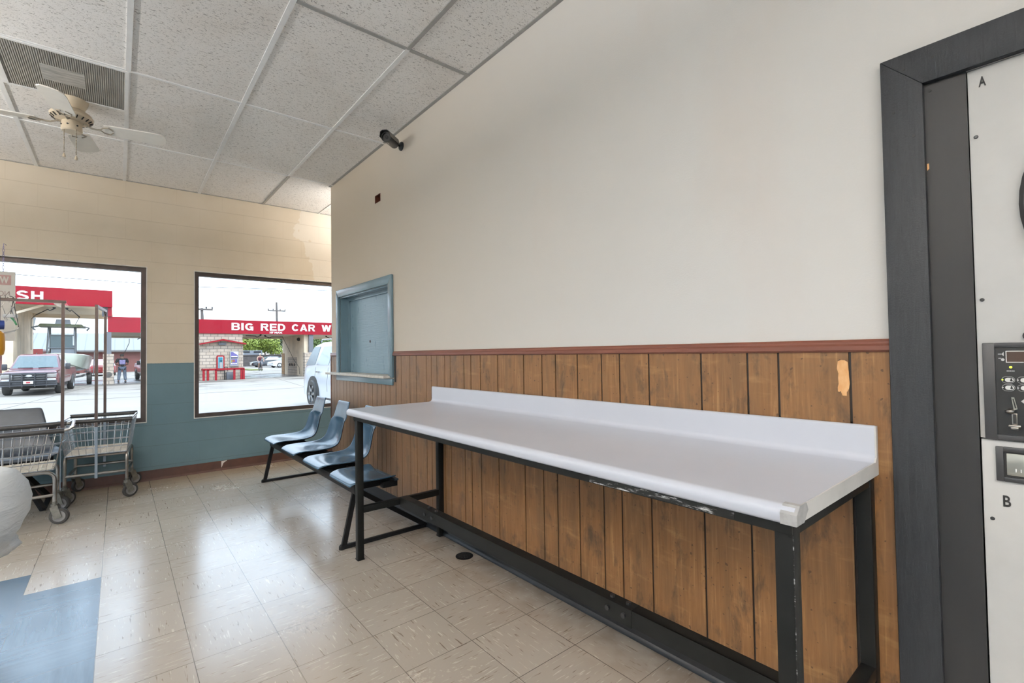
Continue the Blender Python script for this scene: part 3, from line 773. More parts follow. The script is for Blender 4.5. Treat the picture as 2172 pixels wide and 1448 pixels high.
# printed pictograms and captions
g = G()
g.b2(-.0042, -.003, .1405, .1345, 1.187, 1.189); g.prism([(.1345, 1.188), (.1305, 1.1935), (.1305, 1.1825)], 'x', -.0042, -.003)
g.b2(-.0042, -.003, .140, .135, 1.177, 1.1785); g.cyl((-.0042, .1325, 1.1745), (-.003, .1325, 1.1745), .0033, 10)
g.build('printed_pictogram', 'silver_text', face_); g = G()
for k in range(5): g.b2(-.0042, -.003, .1265-k*.0028, .1245-k*.0028, 1.1455, 1.148)
g.build('printed_caption', 'silver_text', face_); g = G()
g.prism([(.1045, 1.074), (.098, 1.081), (.0915, 1.074), (.098, 1.067)], 'x', -.0042, -.003)
g.build('printed_diamond', 'silver_text', face_)
g = G(); g.prism([(.1205, 1.083), (.1155, 1.083), (.1105, 1.0545), (.1170, 1.0515)], 'x', -.0052, -.003); cs_ = g.build('coin_slot', 'steelplate', face_)
g = G(); g.prism([(.1186, 1.0795), (.1166, 1.0795), (.1125, 1.0575), (.1150, 1.056)], 'x', -.0056, -.0048); g.build('slot_opening', 'ink', face_)
g = G(); g.ball((-.009, .1235, 1.049), .0078, (1, 1.15, .8)); g.build('coin_return_lever', 'chrome_worn', face_)
g = G(); g.b2(-.0052, -.003, .1110, .1210, 1.016, 1.044, bev=.0008); g.box((-.007, .116, 1.0135), (.013, .0215, .0055), bev=.002); g.box((-.009, .116, 1.0083), (.010, .014, .007), bev=.002); g.build('coin_tray', 'chrome_worn', face_)
g = G(); g.b2(-.0057, -.005, .1133, .1187, 1.019, 1.042); g.build('tray_opening', 'ink', face_)
g = G(); g.b2(-.008, 0, .137, .151, .876, .961, bev=.002); g.b2(-.008, 0, -.2, .138, .949, .961, bev=.002); g.b2(-.008, 0, -.2, .138, .876, .888, bev=.002)
co_ = g.build('coin_box_frame', 'panel_frame', t)
g = G(); g.b2(-.0035, 0, -.2, .138, .888, .95); g.build('coin_box_recess', 'ink', co_)
g = G(); g.b2(-.006, -.003, -.2, .1325, .8925, .9455, bev=.001)
pl_ = g.build('coin_box_door', 'steelplate', co_)
g = G()
for k in range(4): g.b2(-.0066, -.0058, .118-k*.0085, .116-k*.0085, .902, .910)
g.build('plate_number_marks', 'white_ink', co_)

# ================================================================== FOLDING TABLE
t = thing('folding_table', (-.3, 1.62, 0), 'long white laminate folding table with backsplash on a black steel frame', 'table')
prof = [(-.006, .845), (-.006, .978)]
prof += [(-.014-.008*math.cos(PI*k/8)*-1, .978+.008*math.sin(PI*k/8)) for k in range(0, 9)]
prof += [(-.022, .905), (-.024, .893), (-.030, .886), (-.042, .882)]
prof += [(-.586, .882)]
prof += [(-.594-.019*math.sin(a)*1.0, .863+.019*math.cos(a)) for a in [PI/2*k/6 for k in range(0, 7)]]
prof += [(-.613, .850), (-.608, .844), (-.595, .842), (-.585, .848)]
g = G(); g.prism(prof, 'y', .392, 2.875); ct = g.build('countertop', 'laminate', t, ang=50)
g = G()
ep = [(-.006, .846), (-.006, .984), (-.022, .984), (-.022, .896), (-.034, .884), (-.592, .881), (-.611, .868), (-.612, .850), (-.60, .844), (-.585, .847)]
g.prism(ep, 'y', .388, .3925); eb = g.build('end_band', 'edgeband', t); eb['label'] = 'chipped cream edge band'
g = G(); g.prism([(-.614, .846), (-.6145, .868), (-.597, .8845), (-.560, .8845), (-.552, .868), (-.575, .846)], 'y', .3855, .389)
g.prism([(-.6148, .845), (-.6155, .868), (-.598, .884), (-.585, .8845), (-.60, .845)], 'y', .3865, .418)
tp = g.build('corner_tape', 'tape', t); tp['label'] = 'grey tape patch on corner'
def leg(x, y):
    g = G(); g.b2(x-.019, x+.019, y-.019, y+.019, .004, .846, bev=.003); lg = g.build('leg', 'steel', t)
    g = G(); g.b2(x-.021, x+.021, y-.021, y+.021, 0, .006, bev=.001); g.build('foot', 'darksteel', lg)
for x, y in ((-.580, .418), (-.026, .418), (-.575, 2.775), (-.026, 2.775)): leg(x, y)
g = G(); g.b2(-.603, -.597, .40, 2.79, .822, .846); g.b2(-.60, -.565, .40, 2.79, .841, .846); g.build('front_rail', 'steel', t)
g = G(); g.b2(-.6036, -.6028, .52, .95, .824, .844); sf = g.build('scuffed_strip', 'scuff', t); sf['label'] = 'white scuffed paint on the front rail'
g = G(); g.tube([(-.5992, .3992, .03), (-.5992, .3992, .82)], .0011, 6); sf = g.build('scuffed_edge', 'scuff', t); sf['label'] = 'worn white leg edge'
g = G(); g.b2(-.028, -.010, .40, 2.79, .812, .846); g.build('back_rail', 'steel', t)
g = G(); g.b2(-.6, -.01, .402, .408, .815, .846); g.build('end_rail', 'steel', t)
g = G(); g.b2(-.6, -.01, 2.786, 2.792, .815, .846); g.build('end_rail', 'steel', t)
g = G(); g.b2(-.565, -.04, .40, .436, .275, .312, bev=.003); g.build('crossbar', 'steel', t)
g = G(); g.b2(-.56, -.04, 2.757, 2.793, .272, .309, bev=.003); g.build('crossbar', 'steel', t)
g = G(); g.b2(-.320, -.272, .436, 1.02, .312, .318); g.b2(-.322, -.316, .436, 1.02, .262, .318)
g.b2(-.318, -.274, 1.02, 2.757, .312, .320); g.b2(-.324, -.316, 1.02, 2.757, .258, .320); st = g.build('stretcher', 'steel', t)
for yy in (1.05, 1.12, 2.36, 2.44):
    g = G(); g.cyl((-.323, yy, .292), (-.332, yy, .292), .009, 8); g.build('bolt', 'bolt', st)
    g = G(); g.cyl((-.297, yy, .319), (-.297, yy, .328), .009, 8); g.build('bolt', 'bolt', st)

# ================================================================== BENCH OF MOULDED SEATS
def seat_shell(g, back=True, cut=None):
    """front of the seat at x=0, back rises towards +x, y is width, z=0 on the beam"""
    P = [(-.005, .028, .185, 0.), (.004, .046, .195, .0), (.05, .058, .215, .1), (.13, .048, .222, .35), (.22, .036, .222, .6), (.30, .032, .215, .85),
         (.365, .045, .200, 1.), (.405, .085, .185, 1.), (.425, .14, .172, 1.), (.437, .20, .163, .95), (.447, .255, .158, .75), (.440, .272, .156, .15), (.441, .285, .155, .05),
         (.458, .355, .147, .0), (.474, .415, .138, .0), (.482, .424, .132, .0)]
    if not back: P = P[:6]
    n = len(P)-1
    def f(u, v):
        k = u*n; i = min(int(k), n-1); fr = k-i
        a = [P[i][q]+(P[i+1][q]-P[i][q])*fr for q in range(4)]
        s = 2*v-1
        x, z, w, cup = a
        e = abs(s)**2.6
        # direction of the cup: up for the seat, forward for the back
        tx = P[min(i+1, n)][0]-P[i][0]; tz = P[min(i+1, n)][1]-P[i][1]; L = math.hypot(tx, tz) or 1
        nx, nz = -tz/L, tx/L
        if i == 10: nx, nz = -.95, .3
        c = .042*cup*e
        return Vector((x+nx*c, w*s, z+nz*c))
    g.grid(f, n*2 if False else n, 12)
    return g
def add_seat(parent, loc, back=True, mat='seat'):
    g = G(); seat_shell(g, back)
    bmesh.ops.translate(g.bm, vec=Vector(loc), verts=g.bm.verts)
    o = g.build('seat', mat, parent, ang=60)
    m = o.modifiers.new('Solidify', 'SOLIDIFY'); m.thickness = .011; m.offset = -1
    m = o.modifiers.new('Subsurf', 'SUBSURF'); m.levels = 1; m.render_levels = 2
    return o
def bench(name, loc, ys_, broken, leg_y, label, mat='seat'):
    t = thing(name, loc, label, 'bench')
    X = Vector(loc)
    y_a, y_b = min(ys_)-.12, max(ys_)+.20
    bx_ = X.x-.10
    g = G(); g.b2(bx_-.02, bx_+.03, y_a, y_b, .335, .388, bev=.003); g.build('beam', 'darksteel', t)
    for yy in leg_y:
        g = G(); g.b2(X.x-.19, X.x+.42, yy-.014, yy+.014, .0, .024, bev=.003); fb = g.build('floor_bar', 'darksteel', t)
        g = G(); g.lathe([(.018, 0), (.018, .02), (.010, .03), (0, .03)], (X.x-.185, yy, .0), 10); g.build('glide', 'darksteel', fb)
        g = G(); g.bar((X.x-.172, yy, .02), (bx_+.0, yy, .345), .03, .020, up=(0, 1, 0)); g.build('leg', 'darksteel', t)
        g = G(); g.bar((X.x+.39, yy, .02), (bx_+.02, yy, .345), .03, .020, up=(0, 1, 0)); g.build('leg', 'darksteel', t)
    for i, y in enumerate(ys_):
        g = G(); g.b2(bx_+.03, X.x+.13, y-.09, y+.09, .352, .392, bev=.003); g.b2(X.x+.06, X.x+.16, y-.14, y-.09, .345, .385, bev=.002); g.build('seat_bracket', 'darksteel', t)
        s = add_seat(t, (X.x-.175, y, .375), not (i in broken), mat)
        if i in broken:
            s['label'] = 'seat pan with its back broken off'
            g = G(); g.b2(X.x+.11, X.x+.135, y-.205, y+.205, .398, .409); g.build('broken_edge', 'seat_edge', s)
    return t
bench('beam_bench', (-.42, 4.0, 0), [4.90, 4.275, 3.655, 3.06], {3}, [5.07, 2.99], 'row of four blue moulded seats on a black beam along the panelled wall')

# the other seat by the left window, behind the carts
t = thing('waiting_chair', (-2.42, 5.55, 0), 'dark slate moulded seat with slanted leg under the left window behind the carts', 'chair')
g = G(); seat_shell(g, True)
bmesh.ops.transform(g.bm, matrix=Matrix.Translation((-2.43, 5.36, .375)) @ Matrix.Rotation(PI/2, 4, 'Z') @ Matrix.Diagonal((1, 1.75, .97, 1)), verts=g.bm.verts)
o = g.build('seat', 'slate_seat', t, ang=60); m = o.modifiers.new('Solidify', 'SOLIDIFY'); m.thickness = .012; m.offset = -1
m = o.modifiers.new('Subsurf', 'SUBSURF'); m.levels = 1; m.render_levels = 2
g = G(); g.b2(-2.85, -2.10, 5.55, 5.60, .345, .395, bev=.003); g.build('beam', 'darksteel', t)
for s in (-1, 1):
    g = G(); g.bar((-2.33+s*.0, 5.575, .36), (-2.14, 5.575+s*.22, .01), .03, .035); g.build('leg', 'darksteel', t)
g = G(); g.b2(-2.155, -2.125, 5.35, 5.80, 0, .02); g.build('floor_bar', 'darksteel', t)

# ================================================================== LAUNDRY CARTS
def caster(parent, x, y, rot, k=0):
    g = G()
    c, s = math.cos(rot), math.sin(rot)
    g.cyl((x, y, .128), (x, y, .150), .022, 12); g.cyl((x, y, .150), (x, y, .168), .014, 10)
    wx, wy = x+c*.028, y+s*.028
    for q in (-1, 1):
        ox, oy = -s*.021*q, c*.021*q
        g.bar((x+ox*.9, y+oy*.9, .134), (wx+ox, wy+oy, .045), .046, .004, up=(-s, c, 0))
    fk = g.build('caster', 'fork', parent)
    ax = (-s, c, 0)
    o_ = Vector((wx, wy, .058))
    prof = [(.040, -.014), (.054, -.013), (.058, -.008), (.058, .008), (.054, .013), (.040, .014)]
    g = G(); g.lathe(prof, o_, 28, ax, close=False); g.build('tyre', 'rubber', fk)
    g = G(); g.lathe([(0, -.016), (.011, -.016), (.013, -.009), (.037, -.009), (.042, -.013), (.042, .013), (.037, .009), (.013, .009), (.011, .016), (0, .016)], o_, 24, ax, close=False); g.build('wheel_hub', 'hubgrey', fk)

def cart(name, cx, cy, L, W, rz, label, grips='long', zb=.40, zt=.665, ztip=.705, bar_z=1.655, flare=.05, seed=0):
    t = thing(name, (0, 0, 0), label, 'cart', 'laundry carts')
    # built around the local origin, then set in place
    hl, hw = L/2, W/2
    # frame
    r = .0125
    for s in (-1, 1):
        g = G(); pts = [(-hl+.02, s*(hw-.02), .165), (-hl+.02, s*(hw-.02), zb-.07)]
        for k in range(1, 5):
            a = PI/2*k/4; pts.append((-hl+.02+.055*(1-math.cos(a)), s*(hw-.02), zb-.07+.055*math.sin(a)))
        q = [(-p[0], p[1], p[2]) for p in pts][::-1]
        g.tube(pts+q, r, 10); g.build('side_frame', 'chrome_worn', t)
        g = G(); g.cyl((-hl+.02, s*(hw-.02), .215), (hl-.02, s*(hw-.02), .215), .011, 10); g.build('lower_rail', 'chrome_worn', t)
        g = G(); g.cyl((s*(hl-.02), -hw+.02, .235), (s*(hl-.02), hw-.02, .235), .011, 10); g.build('end_rail', 'chrome_worn', t)
        g = G(); g.cyl((s*(hl-.06), -hw+.02, zb-.02), (s*(hl-.06), hw-.02, zb-.02), .009, 8); g.build('top_rail', 'chrome_worn', t)
    rr = random.Random(seed)
    for sx in (-1, 1):
        for sy in (-1, 1): caster(t, sx*(hl-.02), sy*(hw-.02), R(rr.uniform(-40, 10)) if seed == 0 else R(rr.uniform(-70, -20)))
    # basket of wire
    g = G(); wr = .0026
    def ring(z):
        f = (z-zb)/(zt-zb); a = hl-.025+flare*f; b = hw-.02+flare*f
        return [(-a, -b, z), (a, -b, z), (a, b, z), (-a, b, z)]
    for z in (zb, zb+.055, zb+.125, zb+.195):
        g.tube(ring(z), .0036, 6, closed=True)
    lo_, hi_ = ring(zb), ring(zt)
    for i in range(4):
        A0, A1, B0, B1 = Vector(lo_[i]), Vector(lo_[(i+1) % 4]), Vector(hi_[i]), Vector(hi_[(i+1) % 4])
        n = int((A1-A0).length/.042)
        for k in range(n+1): g.tube([A0.lerp(A1, k/n), B0.lerp(B1, k/n)], wr, 5)
    g.build('basket', 'chrome', t)
    g = G(); g.b2(-hl+.03, hl-.03, -hw+.025, hw-.025, zb-.004, zb+.002)
    n = 8
    for k in range(n): g.tube([(-hl+.03, -hw+.03+(W-.06)*k/(n-1), zb+.005), (hl-.03, -hw+.03+(W-.06)*k/(n-1), zb+.005)], .003, 5)
    for k in range(12): g.tube([(-hl+.04+(L-.08)*k/11, -hw+.025, zb+.008), (-hl+.04+(L-.08)*k/11, hw-.025, zb+.008)], .003, 5)
    g.build('basket_floor', 'tray', t)
    hr = ring(zt); a, b = hr[1][0], hr[2][1]
    zg = ztip
    for s in (-1, 1):
        g = G()
        if grips == 'long':
            g.tube([(-a-.01, s*b, zg-.02), (a+.005, s*b, zg-.02)], .0185, 12)
            rims = [[(q*a, s*b, zg-.02), (q*(a+.03), s*b, zg-.012), (q*(a+.05), s*(b-.03), zg), (q*(a+.05), 0, zg)] for q in (1, -1)]; rr_ = .011
        else:
            g.tube([(s*a, -b-.005, zg-.02), (s*a, b+.005, zg-.02)], .0185, 12)
            rims = [[(-a, s*b, zg-.02), (a, s*b, zg-.02)]]; rr_ = .008
        h = g.build('grip_bar', 'blackgrip', t)
        for q in rims:
            g1 = G(); g1.tube(q, rr_, 8); g1.build('rim', 'chrome', h)
    # rack
    for s in (-1, 1):
        g = G(); xx = s*(hl+.002)
        g.box((xx, 0, (.20+zt)/2), (.006, .019, zt-.20)); pb = g.build('pole_bracket', 'zinc', t)
        xt = s*(hl+flare*.7-.01)
        g = G(); g.box((s*(hl+.012), 0, (zt-.03+bar_z)/2), (.020, .020, bar_z-zt+.03)); g.build('pole', 'pole', t)
    g = G(); g.box((0, 0, bar_z), (L+.06, .020, .022)); tb = g.build('hanging_bar', 'pole', t)
    for s in (-1, 1):
        g = G(); g.bar((s*(hl-.035), 0, bar_z-.008), (s*(hl+.005), 0, bar_z-.036), .024, .005, up=(0, 1, 0)); g.build('corner_brace', 'chrome_worn', tb)
    t.location = (cx, cy, 0); t.rotation_euler = (0, 0, rz)
    return t
cart('laundry_cart', -2.375, 5.06, .70, .46, R(2), 'chrome wire laundry cart with hanging rack, cut off at the left edge', 'long', seed=0)
cart('laundry_cart', -1.80, 5.625, .52, .44, R(85), 'chrome wire laundry cart with hanging rack, standing free right of the other cart', 'short', seed=3, flare=.035)

# ---- things on the rack of the left cart
def hanger(x, y, z, rz, tilt, label, mat='chrome'):
    g = G(); c, s = math.cos(rz), math.sin(rz)
    pts = []
    for k in range(9):
        a = PI*(1.15-1.3*k/8); pts.append((math.cos(a)*.017, .017*math.sin(a)+.003))
    pts += [(.004, -.03), (0, -.06), (.19, -.15), (.185, -.165), (-.185, -.165), (-.19, -.15), (-.004, -.065)]
    P = []
    for u, w in pts:
        d = -w*math.sin(tilt)*.25 if w < -.03 else 0
        P.append((u*c-d*s, u*s+d*c, w))
    g.tube(P, .0018, 5)
    return solo(g, 'wire_hanger', mat, label, 'hanger', origin=None, group='hangers on the cart rack') if False else (g, P)
BZ = 1.655+.011
for i, (x, rz, tl, lab, mt) in enumerate([(-2.325, R(84), .9, 'bare wire hanger turned edge-on, innermost on the left rack', 'chrome_worn'), (-2.305, R(97), -.8, 'bare wire hanger hooked beside the white clip hanger on the left rack', 'chrome_worn'), (-2.275, R(87), .5, 'bare wire hanger nearest the rack upright', 'chrome_worn')]):
    g, P = hanger(0, 0, 0, rz, tl, lab)
    o = g.build('wire_hanger', mt); o.location = (x, 5.05+.02*i, BZ); tag(o, lab, 'hanger', 'hangers on the cart rack')
t = thing('clip_hanger', (-2.30, 5.10, 1.655), 'white plastic clip hanger with a green clip on the left cart rack', 'hanger')
g = G(); g.tube([(-2.30+.016*math.cos(PI*(1.1-1.2*k/8)), 5.10, 1.668+.016*math.sin(PI*(1.1-1.2*k/8))) for k in range(9)]+[(-2.295, 5.10, 1.60), (-2.30, 5.10, 1.545)], .0022, 6); g.build('hook', 'ink', t)
g = G(); g.b2(-2.34, -2.262, 5.09, 5.11, 1.525, 1.55, bev=.004); g.build('cross_arm', 'white_p', t)
g = G(); g.tube([(-2.30, 5.10, 1.53), (-2.28, 5.10, 1.50), (-2.268, 5.10, 1.47)], .006, 8); g.build('clip', 'green_p', t)
t = thing('tape_roll', (-2.345, 5.03, 1.50), 'dark blue roll of tape hanging from the left cart rack', 'tape')
g = G(); g.lathe([(.018, -.02), (.033, -.02), (.033, .02), (.018, .02)], (-2.345, 5.03, 1.465), 20, (1, .25, 0), close=False); g.build('roll', 'blue_tape', t)
g = G(); g.tube([(-2.345, 5.03, 1.484), (-2.345, 5.03, 1.676)], .002, 5); g.build('cord', 'wire', t)
t = thing('yellow_scoop', (-2.36, 5.04, 1.35), 'orange-yellow rounded plastic scoop hanging at the left picture edge', 'scoop')
g = G(); g.lathe([(0, -.10), (.025, -.098), (.043, -.085), (.05, -.05), (.05, .04), (.046, .07), (.03, .088), (0, .092)], (-2.368, 5.04, 1.335), 20); g.build('body', 'yellow', t)
g = G(); g.tube([(-2.368, 5.04, 1.425), (-2.372, 5.045, 1.55), (-2.375, 5.05, 1.67)], .002, 5); g.build('cord', 'wire', t)
t = thing('plastic_strap', (-2.30, 5.08, 1.42), 'clear white plastic strap tangled below the hangers on the left rack', 'strap')
g = G(); g.tube([(-2.37, 5.03, 1.405), (-2.32, 5.06, 1.41), (-2.28, 5.08, 1.425), (-2.255, 5.09, 1.45)], .006, 6); g.build('band', 'white_p', t)
g = G(); g.tube([(-2.255, 5.09, 1.45), (-2.27, 5.07, 1.56), (-2.285, 5.06, 1.672)], .002, 5); g.build('cord', 'wire', t)

# ---- hanging sign in the left window, seen from behind
t = thing('hanging_sign', (-2.53, 5.80, 1.95), 'cream sign board with mirrored letters hanging in the left window', 'sign')
SX = at(33, 575, 5.80).x; SZ = 1.955
g = G(); g.b2(SX-.38, SX, 5.797, 5.803, SZ-.585, SZ); g.build('board', 'sign_board', t)
g = G(); g.b2(SX-.36, SX-.026, 5.7955, 5.7972, SZ-.113, SZ-.030); g.build('print_block', 'sign_pink', t)
text('W', 'letter_w', 'sign_board', t, (SX-.037, 5.7952, SZ-.100), (-1, 0, 0), (0, 0, 1), .058, .056, .05, .001)
text('NO', 'letters_no', 'sign_grey', t, (SX-.034, 5.7962, SZ-.208), (-1, 0, 0), (0, 0, 1), .044, .066, .0, .001)
g = G()
cx = at(7, 560, 5.8).x
for k in range(9):
    z = SZ+.01+.024*k
    g.tube([(cx+.006*math.cos(a)*(1 if k % 2 else .3), 5.80+.006*math.cos(a)*(.3 if k % 2 else 1), z+.014*math.sin(a)) for a in [2*PI*q/10 for q in range(10)]], .0018, 5, closed=True)
g.tube([(cx, 5.80, SZ+.21), (cx, 5.80, 2.19), (cx, 5.86, 2.20), (cx, 5.931, 2.20)], .002, 5)
g.build('chain', 'chain_m', t)

# ================================================================== BAG IN THE BIN
t = thing('trash_bin', (-2.19, 2.31, 0), 'bin at the left edge with a puffed translucent white bag folded over its rim', 'bin')
g = G(); g.lathe([(0, .0), (.145, .0), (.17, .76), (.178, .77), (.178, .79), (.165, .79), (.14, .02), (0, .02)], (-2.19, 2.31, 0), 28, close=False); g.build('can', 'can', t)
rb = random.Random(5)
def wob(k, j):
    a = 2*PI*k/64
    s = 1 if j > 2 else 0
    return 1+.022*math.sin(5*a+j*.5)+.014*math.sin(11*a+j)+(.02*math.sin(23*a) if j > 8 else .006*math.sin(23*a))
g = G(); g.lathe([(.125, .45), (.138, .74), (.150, .805), (.178, .836), (.215, .845), (.248, .832), (.272, .795), (.284, .745), (.281, .70), (.262, .655), (.245, .63), (.236, .612), (.246, .600), (.250, .585), (.238, .575)], (-2.19, 2.31, 0), 64, close=False, wob=wob)
bg = g.build('bag', 'bag', t, ang=80); bg['label'] = 'puffed white translucent bag'

# ================================================================== CEILING FAN
FX, FY = -1.925, 4.275
t = thing('ceiling_fan', (FX, FY, ZC), 'cream hugger ceiling fan with four white blades and two pull chains', 'fan')
g = G(); g.lathe([(0, 2.94), (.085, 2.94), (.085, 2.928), (.075, 2.90), (.062, 2.875), (.055, 2.868)], (FX, FY, 0), 28, close=False); g.build('canopy', 'fan_cream', t)
g = G(); g.lathe([(.05, 2.87), (.072, 2.865), (.10, 2.845), (.112, 2.825), (.108, 2.812), (.085, 2.795), (.05, 2.788), (0, 2.788)], (FX, FY, 0), 32, close=False); mh = g.build('motor_housing', 'fan_cream', t)
g = G()
for k in range(20):
    a = 2*PI*k/20; g.bar((FX+.088*math.cos(a), FY+.088*math.sin(a), 2.7945), (FX+.108*math.cos(a), FY+.108*math.sin(a), 2.808), .005, .004)
g.build('vent_slots', 'ink', mh)
g = G(); g.lathe([(.05, 2.79), (.052, 2.785), (.055, 2.73), (.05, 2.722), (.02, 2.718), (0, 2.718)], (FX, FY, 0), 24, close=False); sh = g.build('switch_housing', 'fan_cream', t)
for a in (-1.9, -1.0, -2.7):
    g = G(); g.cyl((FX+.052*math.cos(a), FY+.052*math.sin(a), 2.755), (FX+.058*math.cos(a), FY+.058*math.sin(a), 2.755), .005, 8); g.build('screw', 'ink', sh)
for k in range(4):
    a = R(-8+90*k); c, s = math.cos(a), math.sin(a)
    def P(r, w, z): return (FX+c*r-s*w, FY+s*r+c*w, z)
    zb_ = 2.775
    g = G(); out = [(.17, -.050), (.20, -.058), (.44, -.066), (.48, -.062), (.505, -.04), (.51, -.0), (.505, .04), (.48, .062), (.44, .066), (.20, .058), (.17, .050)]
    A = [P(r, w, zb_-w*.19+.004) for r, w in out]; B = [P(r, w, zb_-w*.19-.003) for r, w in out]
    g.loft([A, B]); bl = g.build('blade', 'fan_blade', t)
    g = G(); g.tube([P(.045, 0, 2.80), P(.075, 0, 2.783), P(.105, 0, 2.768), P(.13, 0, 2.768), P(.15, 0, 2.770)], .006, 8)
    for q in (-1, 1): g.tube([P(.145, 0, 2.769), P(.165, q*.03, 2.768-q*.005), P(.195, q*.038, 2.769-q*.007), P(.215, q*.012, 2.770)], .004, 6)
    g.build('blade_iron', 'iron_cream', bl)
for (dx, dy, zl) in ((-.035, -.03, 2.56), (.025, -.045, 2.55)):
    g = G()
    n = int((2.735-zl)/.009)
    for k in range(n): g.ball((FX+dx, FY+dy, 2.735-.009*k), .0035, seg=6)
    pc = g.build('pull_chain', 'brass', t)
    g = G(); g.lathe([(0, .016), (.004, .012), (.009, -.004), (.008, -.014), (0, -.017)], (FX+dx, FY+dy, zl-.01), 12, close=False); g.build('pull_knob', 'fan_cream', pc)

# return-air grille
t = thing('air_grille', (-1.94, 3.945, ZC), 'dusty grey louvred return-air grille in the ceiling above the fan', 'vent')
g = G(); g.b2(-2.235, -1.645, 3.645, 4.235, ZC-.006, ZC+.0); fr = g.build('louvre_panel', 'grille', t)
g = G(); g.b2(-2.04, -1.845, 3.835, 4.04, ZC-.0072, ZC-.005); g.build('label_plate', 'grille_bright', fr)
g = G()
for a in ((-2.24, -1.635, 3.637, 3.655), (-2.24, -1.635, 4.225, 4.24), (-2.24, -2.21, 3.655, 4.225), (-1.655, -1.635, 3.655, 4.225)): g.b2(*a, ZC-.009, ZC)
g.build('frame', 'grid', t)

# ================================================================== SECURITY CAMERA, BOX HOLE, DRAIN
t = thing('security_camera', (0, 3.31, 2.81), 'black bullet security camera on the partition wall just under the ceiling', 'camera')
bx = Vector((-.0, 3.33, 2.812)); c0 = Vector((-.075, 3.30, 2.80)); c1 = Vector((-.235, 3.15, 2.775)); ax = (c1-c0).normalized()
g = G(); g.lathe([(.034, 0), (.034, .008), (.026, .016), (.014, .02), (0, .02)], bx, 20, (-1, 0, 0)); g.build('base', 'black_plastic', t)
g = G(); g.cyl(bx+Vector((-.015, 0, 0)), bx+Vector((-.045, -.005, .0)), .009, 10); g.ball(bx+Vector((-.045, -.006, 0)), .013, seg=12); g.bar(bx+Vector((-.045, -.006, 0)), c0+Vector((0, 0, -.01)), .014, .018); g.build('bracket', 'black_plastic', t)
g = G(); g.lathe([(0, -.01), (.026, -.008), (.034, .002), (.034, .145), (.037, .15), (.037, .165), (.030, .165), (.029, .15), (0, .15)], c0, 24, ax, close=False); bd = g.build('body', 'black_plastic', t)
g = G(); g.lathe([(0, .1515), (.028, .1515)], c0, 24, ax, close=False); g.build('face', 'panel_frame', bd)
g = G(); g.lathe([(.012, .151), (.012, .157), (.009, .158), (0, .155)], c0, 16, ax, close=False); g.build('lens', 'lensglass', bd)
up_ = Vector((0, 0, 1)); sd = ax.cross(up_).normalized(); u2 = sd.cross(ax)
g = G(); R8 = [(-.040, -.006), (-.034, .030), (-.018, .042), (.018, .042), (.034, .030), (.040, -.006), (.037, -.006), (.031, .028), (.017, .038), (-.017, .038), (-.031, .028), (-.037, -.006)]
g.loft([[c0+ax*.0+sd*a+u2*b for a, b in R8], [c0+ax*.19+sd*a+u2*b for a, b in R8]]); g.build('sun_shield', 'black_plastic', bd)
g = G(); g.bar(c0+ax*.11-u2*.0345, c0+ax*.145-u2*.0345, .006, .002); lb = g.build('mark', 'silver_text', bd)

t = thing('junction_box', (.02, 3.779, 2.524), 'small open square junction box hole high in the partition wall', 'outlet')
y0, y1, z0, z1 = HOLE
g = G(); g.b2(.0, .05, y0, y0+.006, z0, z1); g.b2(.0, .05, y1-.008, y1, z0, z1); g.b2(0, .05, y0, y1, z0, z0+.004); g.b2(0, .05, y0, y1, z1-.004, z1); g.build('box_rim', 'rail', t)
g = G(); g.b2(.045, .06, y0, y1, z0, z1); g.build('box_back', 'hole_dark', t)

t = thing('floor_drain', (-.085, 2.39, 0), 'round dark metal floor drain by the table leg', 'drain')
g = G(); g.lathe([(0, .0), (.052, .0), (.052, .003), (.046, .005), (0, .004)], (-.087, 2.40, 0), 28, close=False); g.build('grate', 'darksteel', t)
g = G()
for r_, n in ((.0, 1), (.016, 6), (.032, 12)):
    for k in range(n): g.cyl((-.087+r_*math.cos(2*PI*k/n), 2.40+r_*math.sin(2*PI*k/n), .0035), (-.087+r_*math.cos(2*PI*k/n), 2.40+r_*math.sin(2*PI*k/n), .0056), .005, 8)
g.build('drain_hole', 'ink', t)

# ================================================================== OUTDOORS
GZ = -.28
g = G(); g.b2(-60, 70, 6.131, 110, GZ-.3, GZ); g.b2(-60, -6.21, -40, 6.131, GZ-.3, GZ); g.b2(-6.21, 70, -40, -3.41, GZ-.3, GZ)
struct(g, 'pavement', 'concrete', 'pale sunlit concrete forecourt outside the windows')
YB = 35.9
# ---- the low wash with the big name on its fascia
t = thing('car_wash', (4.0, YB, GZ), 'low tan-block car wash with a long red fascia lettered BIG RED CAR WASH', 'building')
g = G(); g.b2(-2.16, 14.5, YB, YB+.12, 2.72, 3.62); fa = g.build('fascia', 'red', t)
L0 = 4.06
def word(s, x0, x1, zz0, zz1, par, yy):
    text(s, 'lettering', 'sign_white', par, (x0, yy-.004, zz0), (1, 0, 0), (0, 0, 1), zz1-zz0, x1-x0, .045, .012)
zb0, zb1 = 2.955, 3.44
def fx(px): return at(px, 692, YB).x
for wd, pa, pb in (('BIG', 491, 537), ('RED', 553, 605), ('CAR', 619, 668)): block_text(wd, 'letter', 'sign_white', fa, fx(pa), fx(pb), zb0, zb1, YB)
block_text('WASH', 'letter', 'sign_white', fa, fx(682), fx(682)+(fx(605)-fx(553))*1.55, zb0, zb1, YB)
word("10' MAX", fx(572), fx(599), 2.76, 2.895, fa, YB)
g = G(); g.b2(-2.1, 14.5, YB+.12, YB+6.4, 2.74, 3.5); g.b2(-2.1, 14.5, YB+6.2, YB+6.4, 2.60, 3.5); g.build('roof', 'soffit', t)
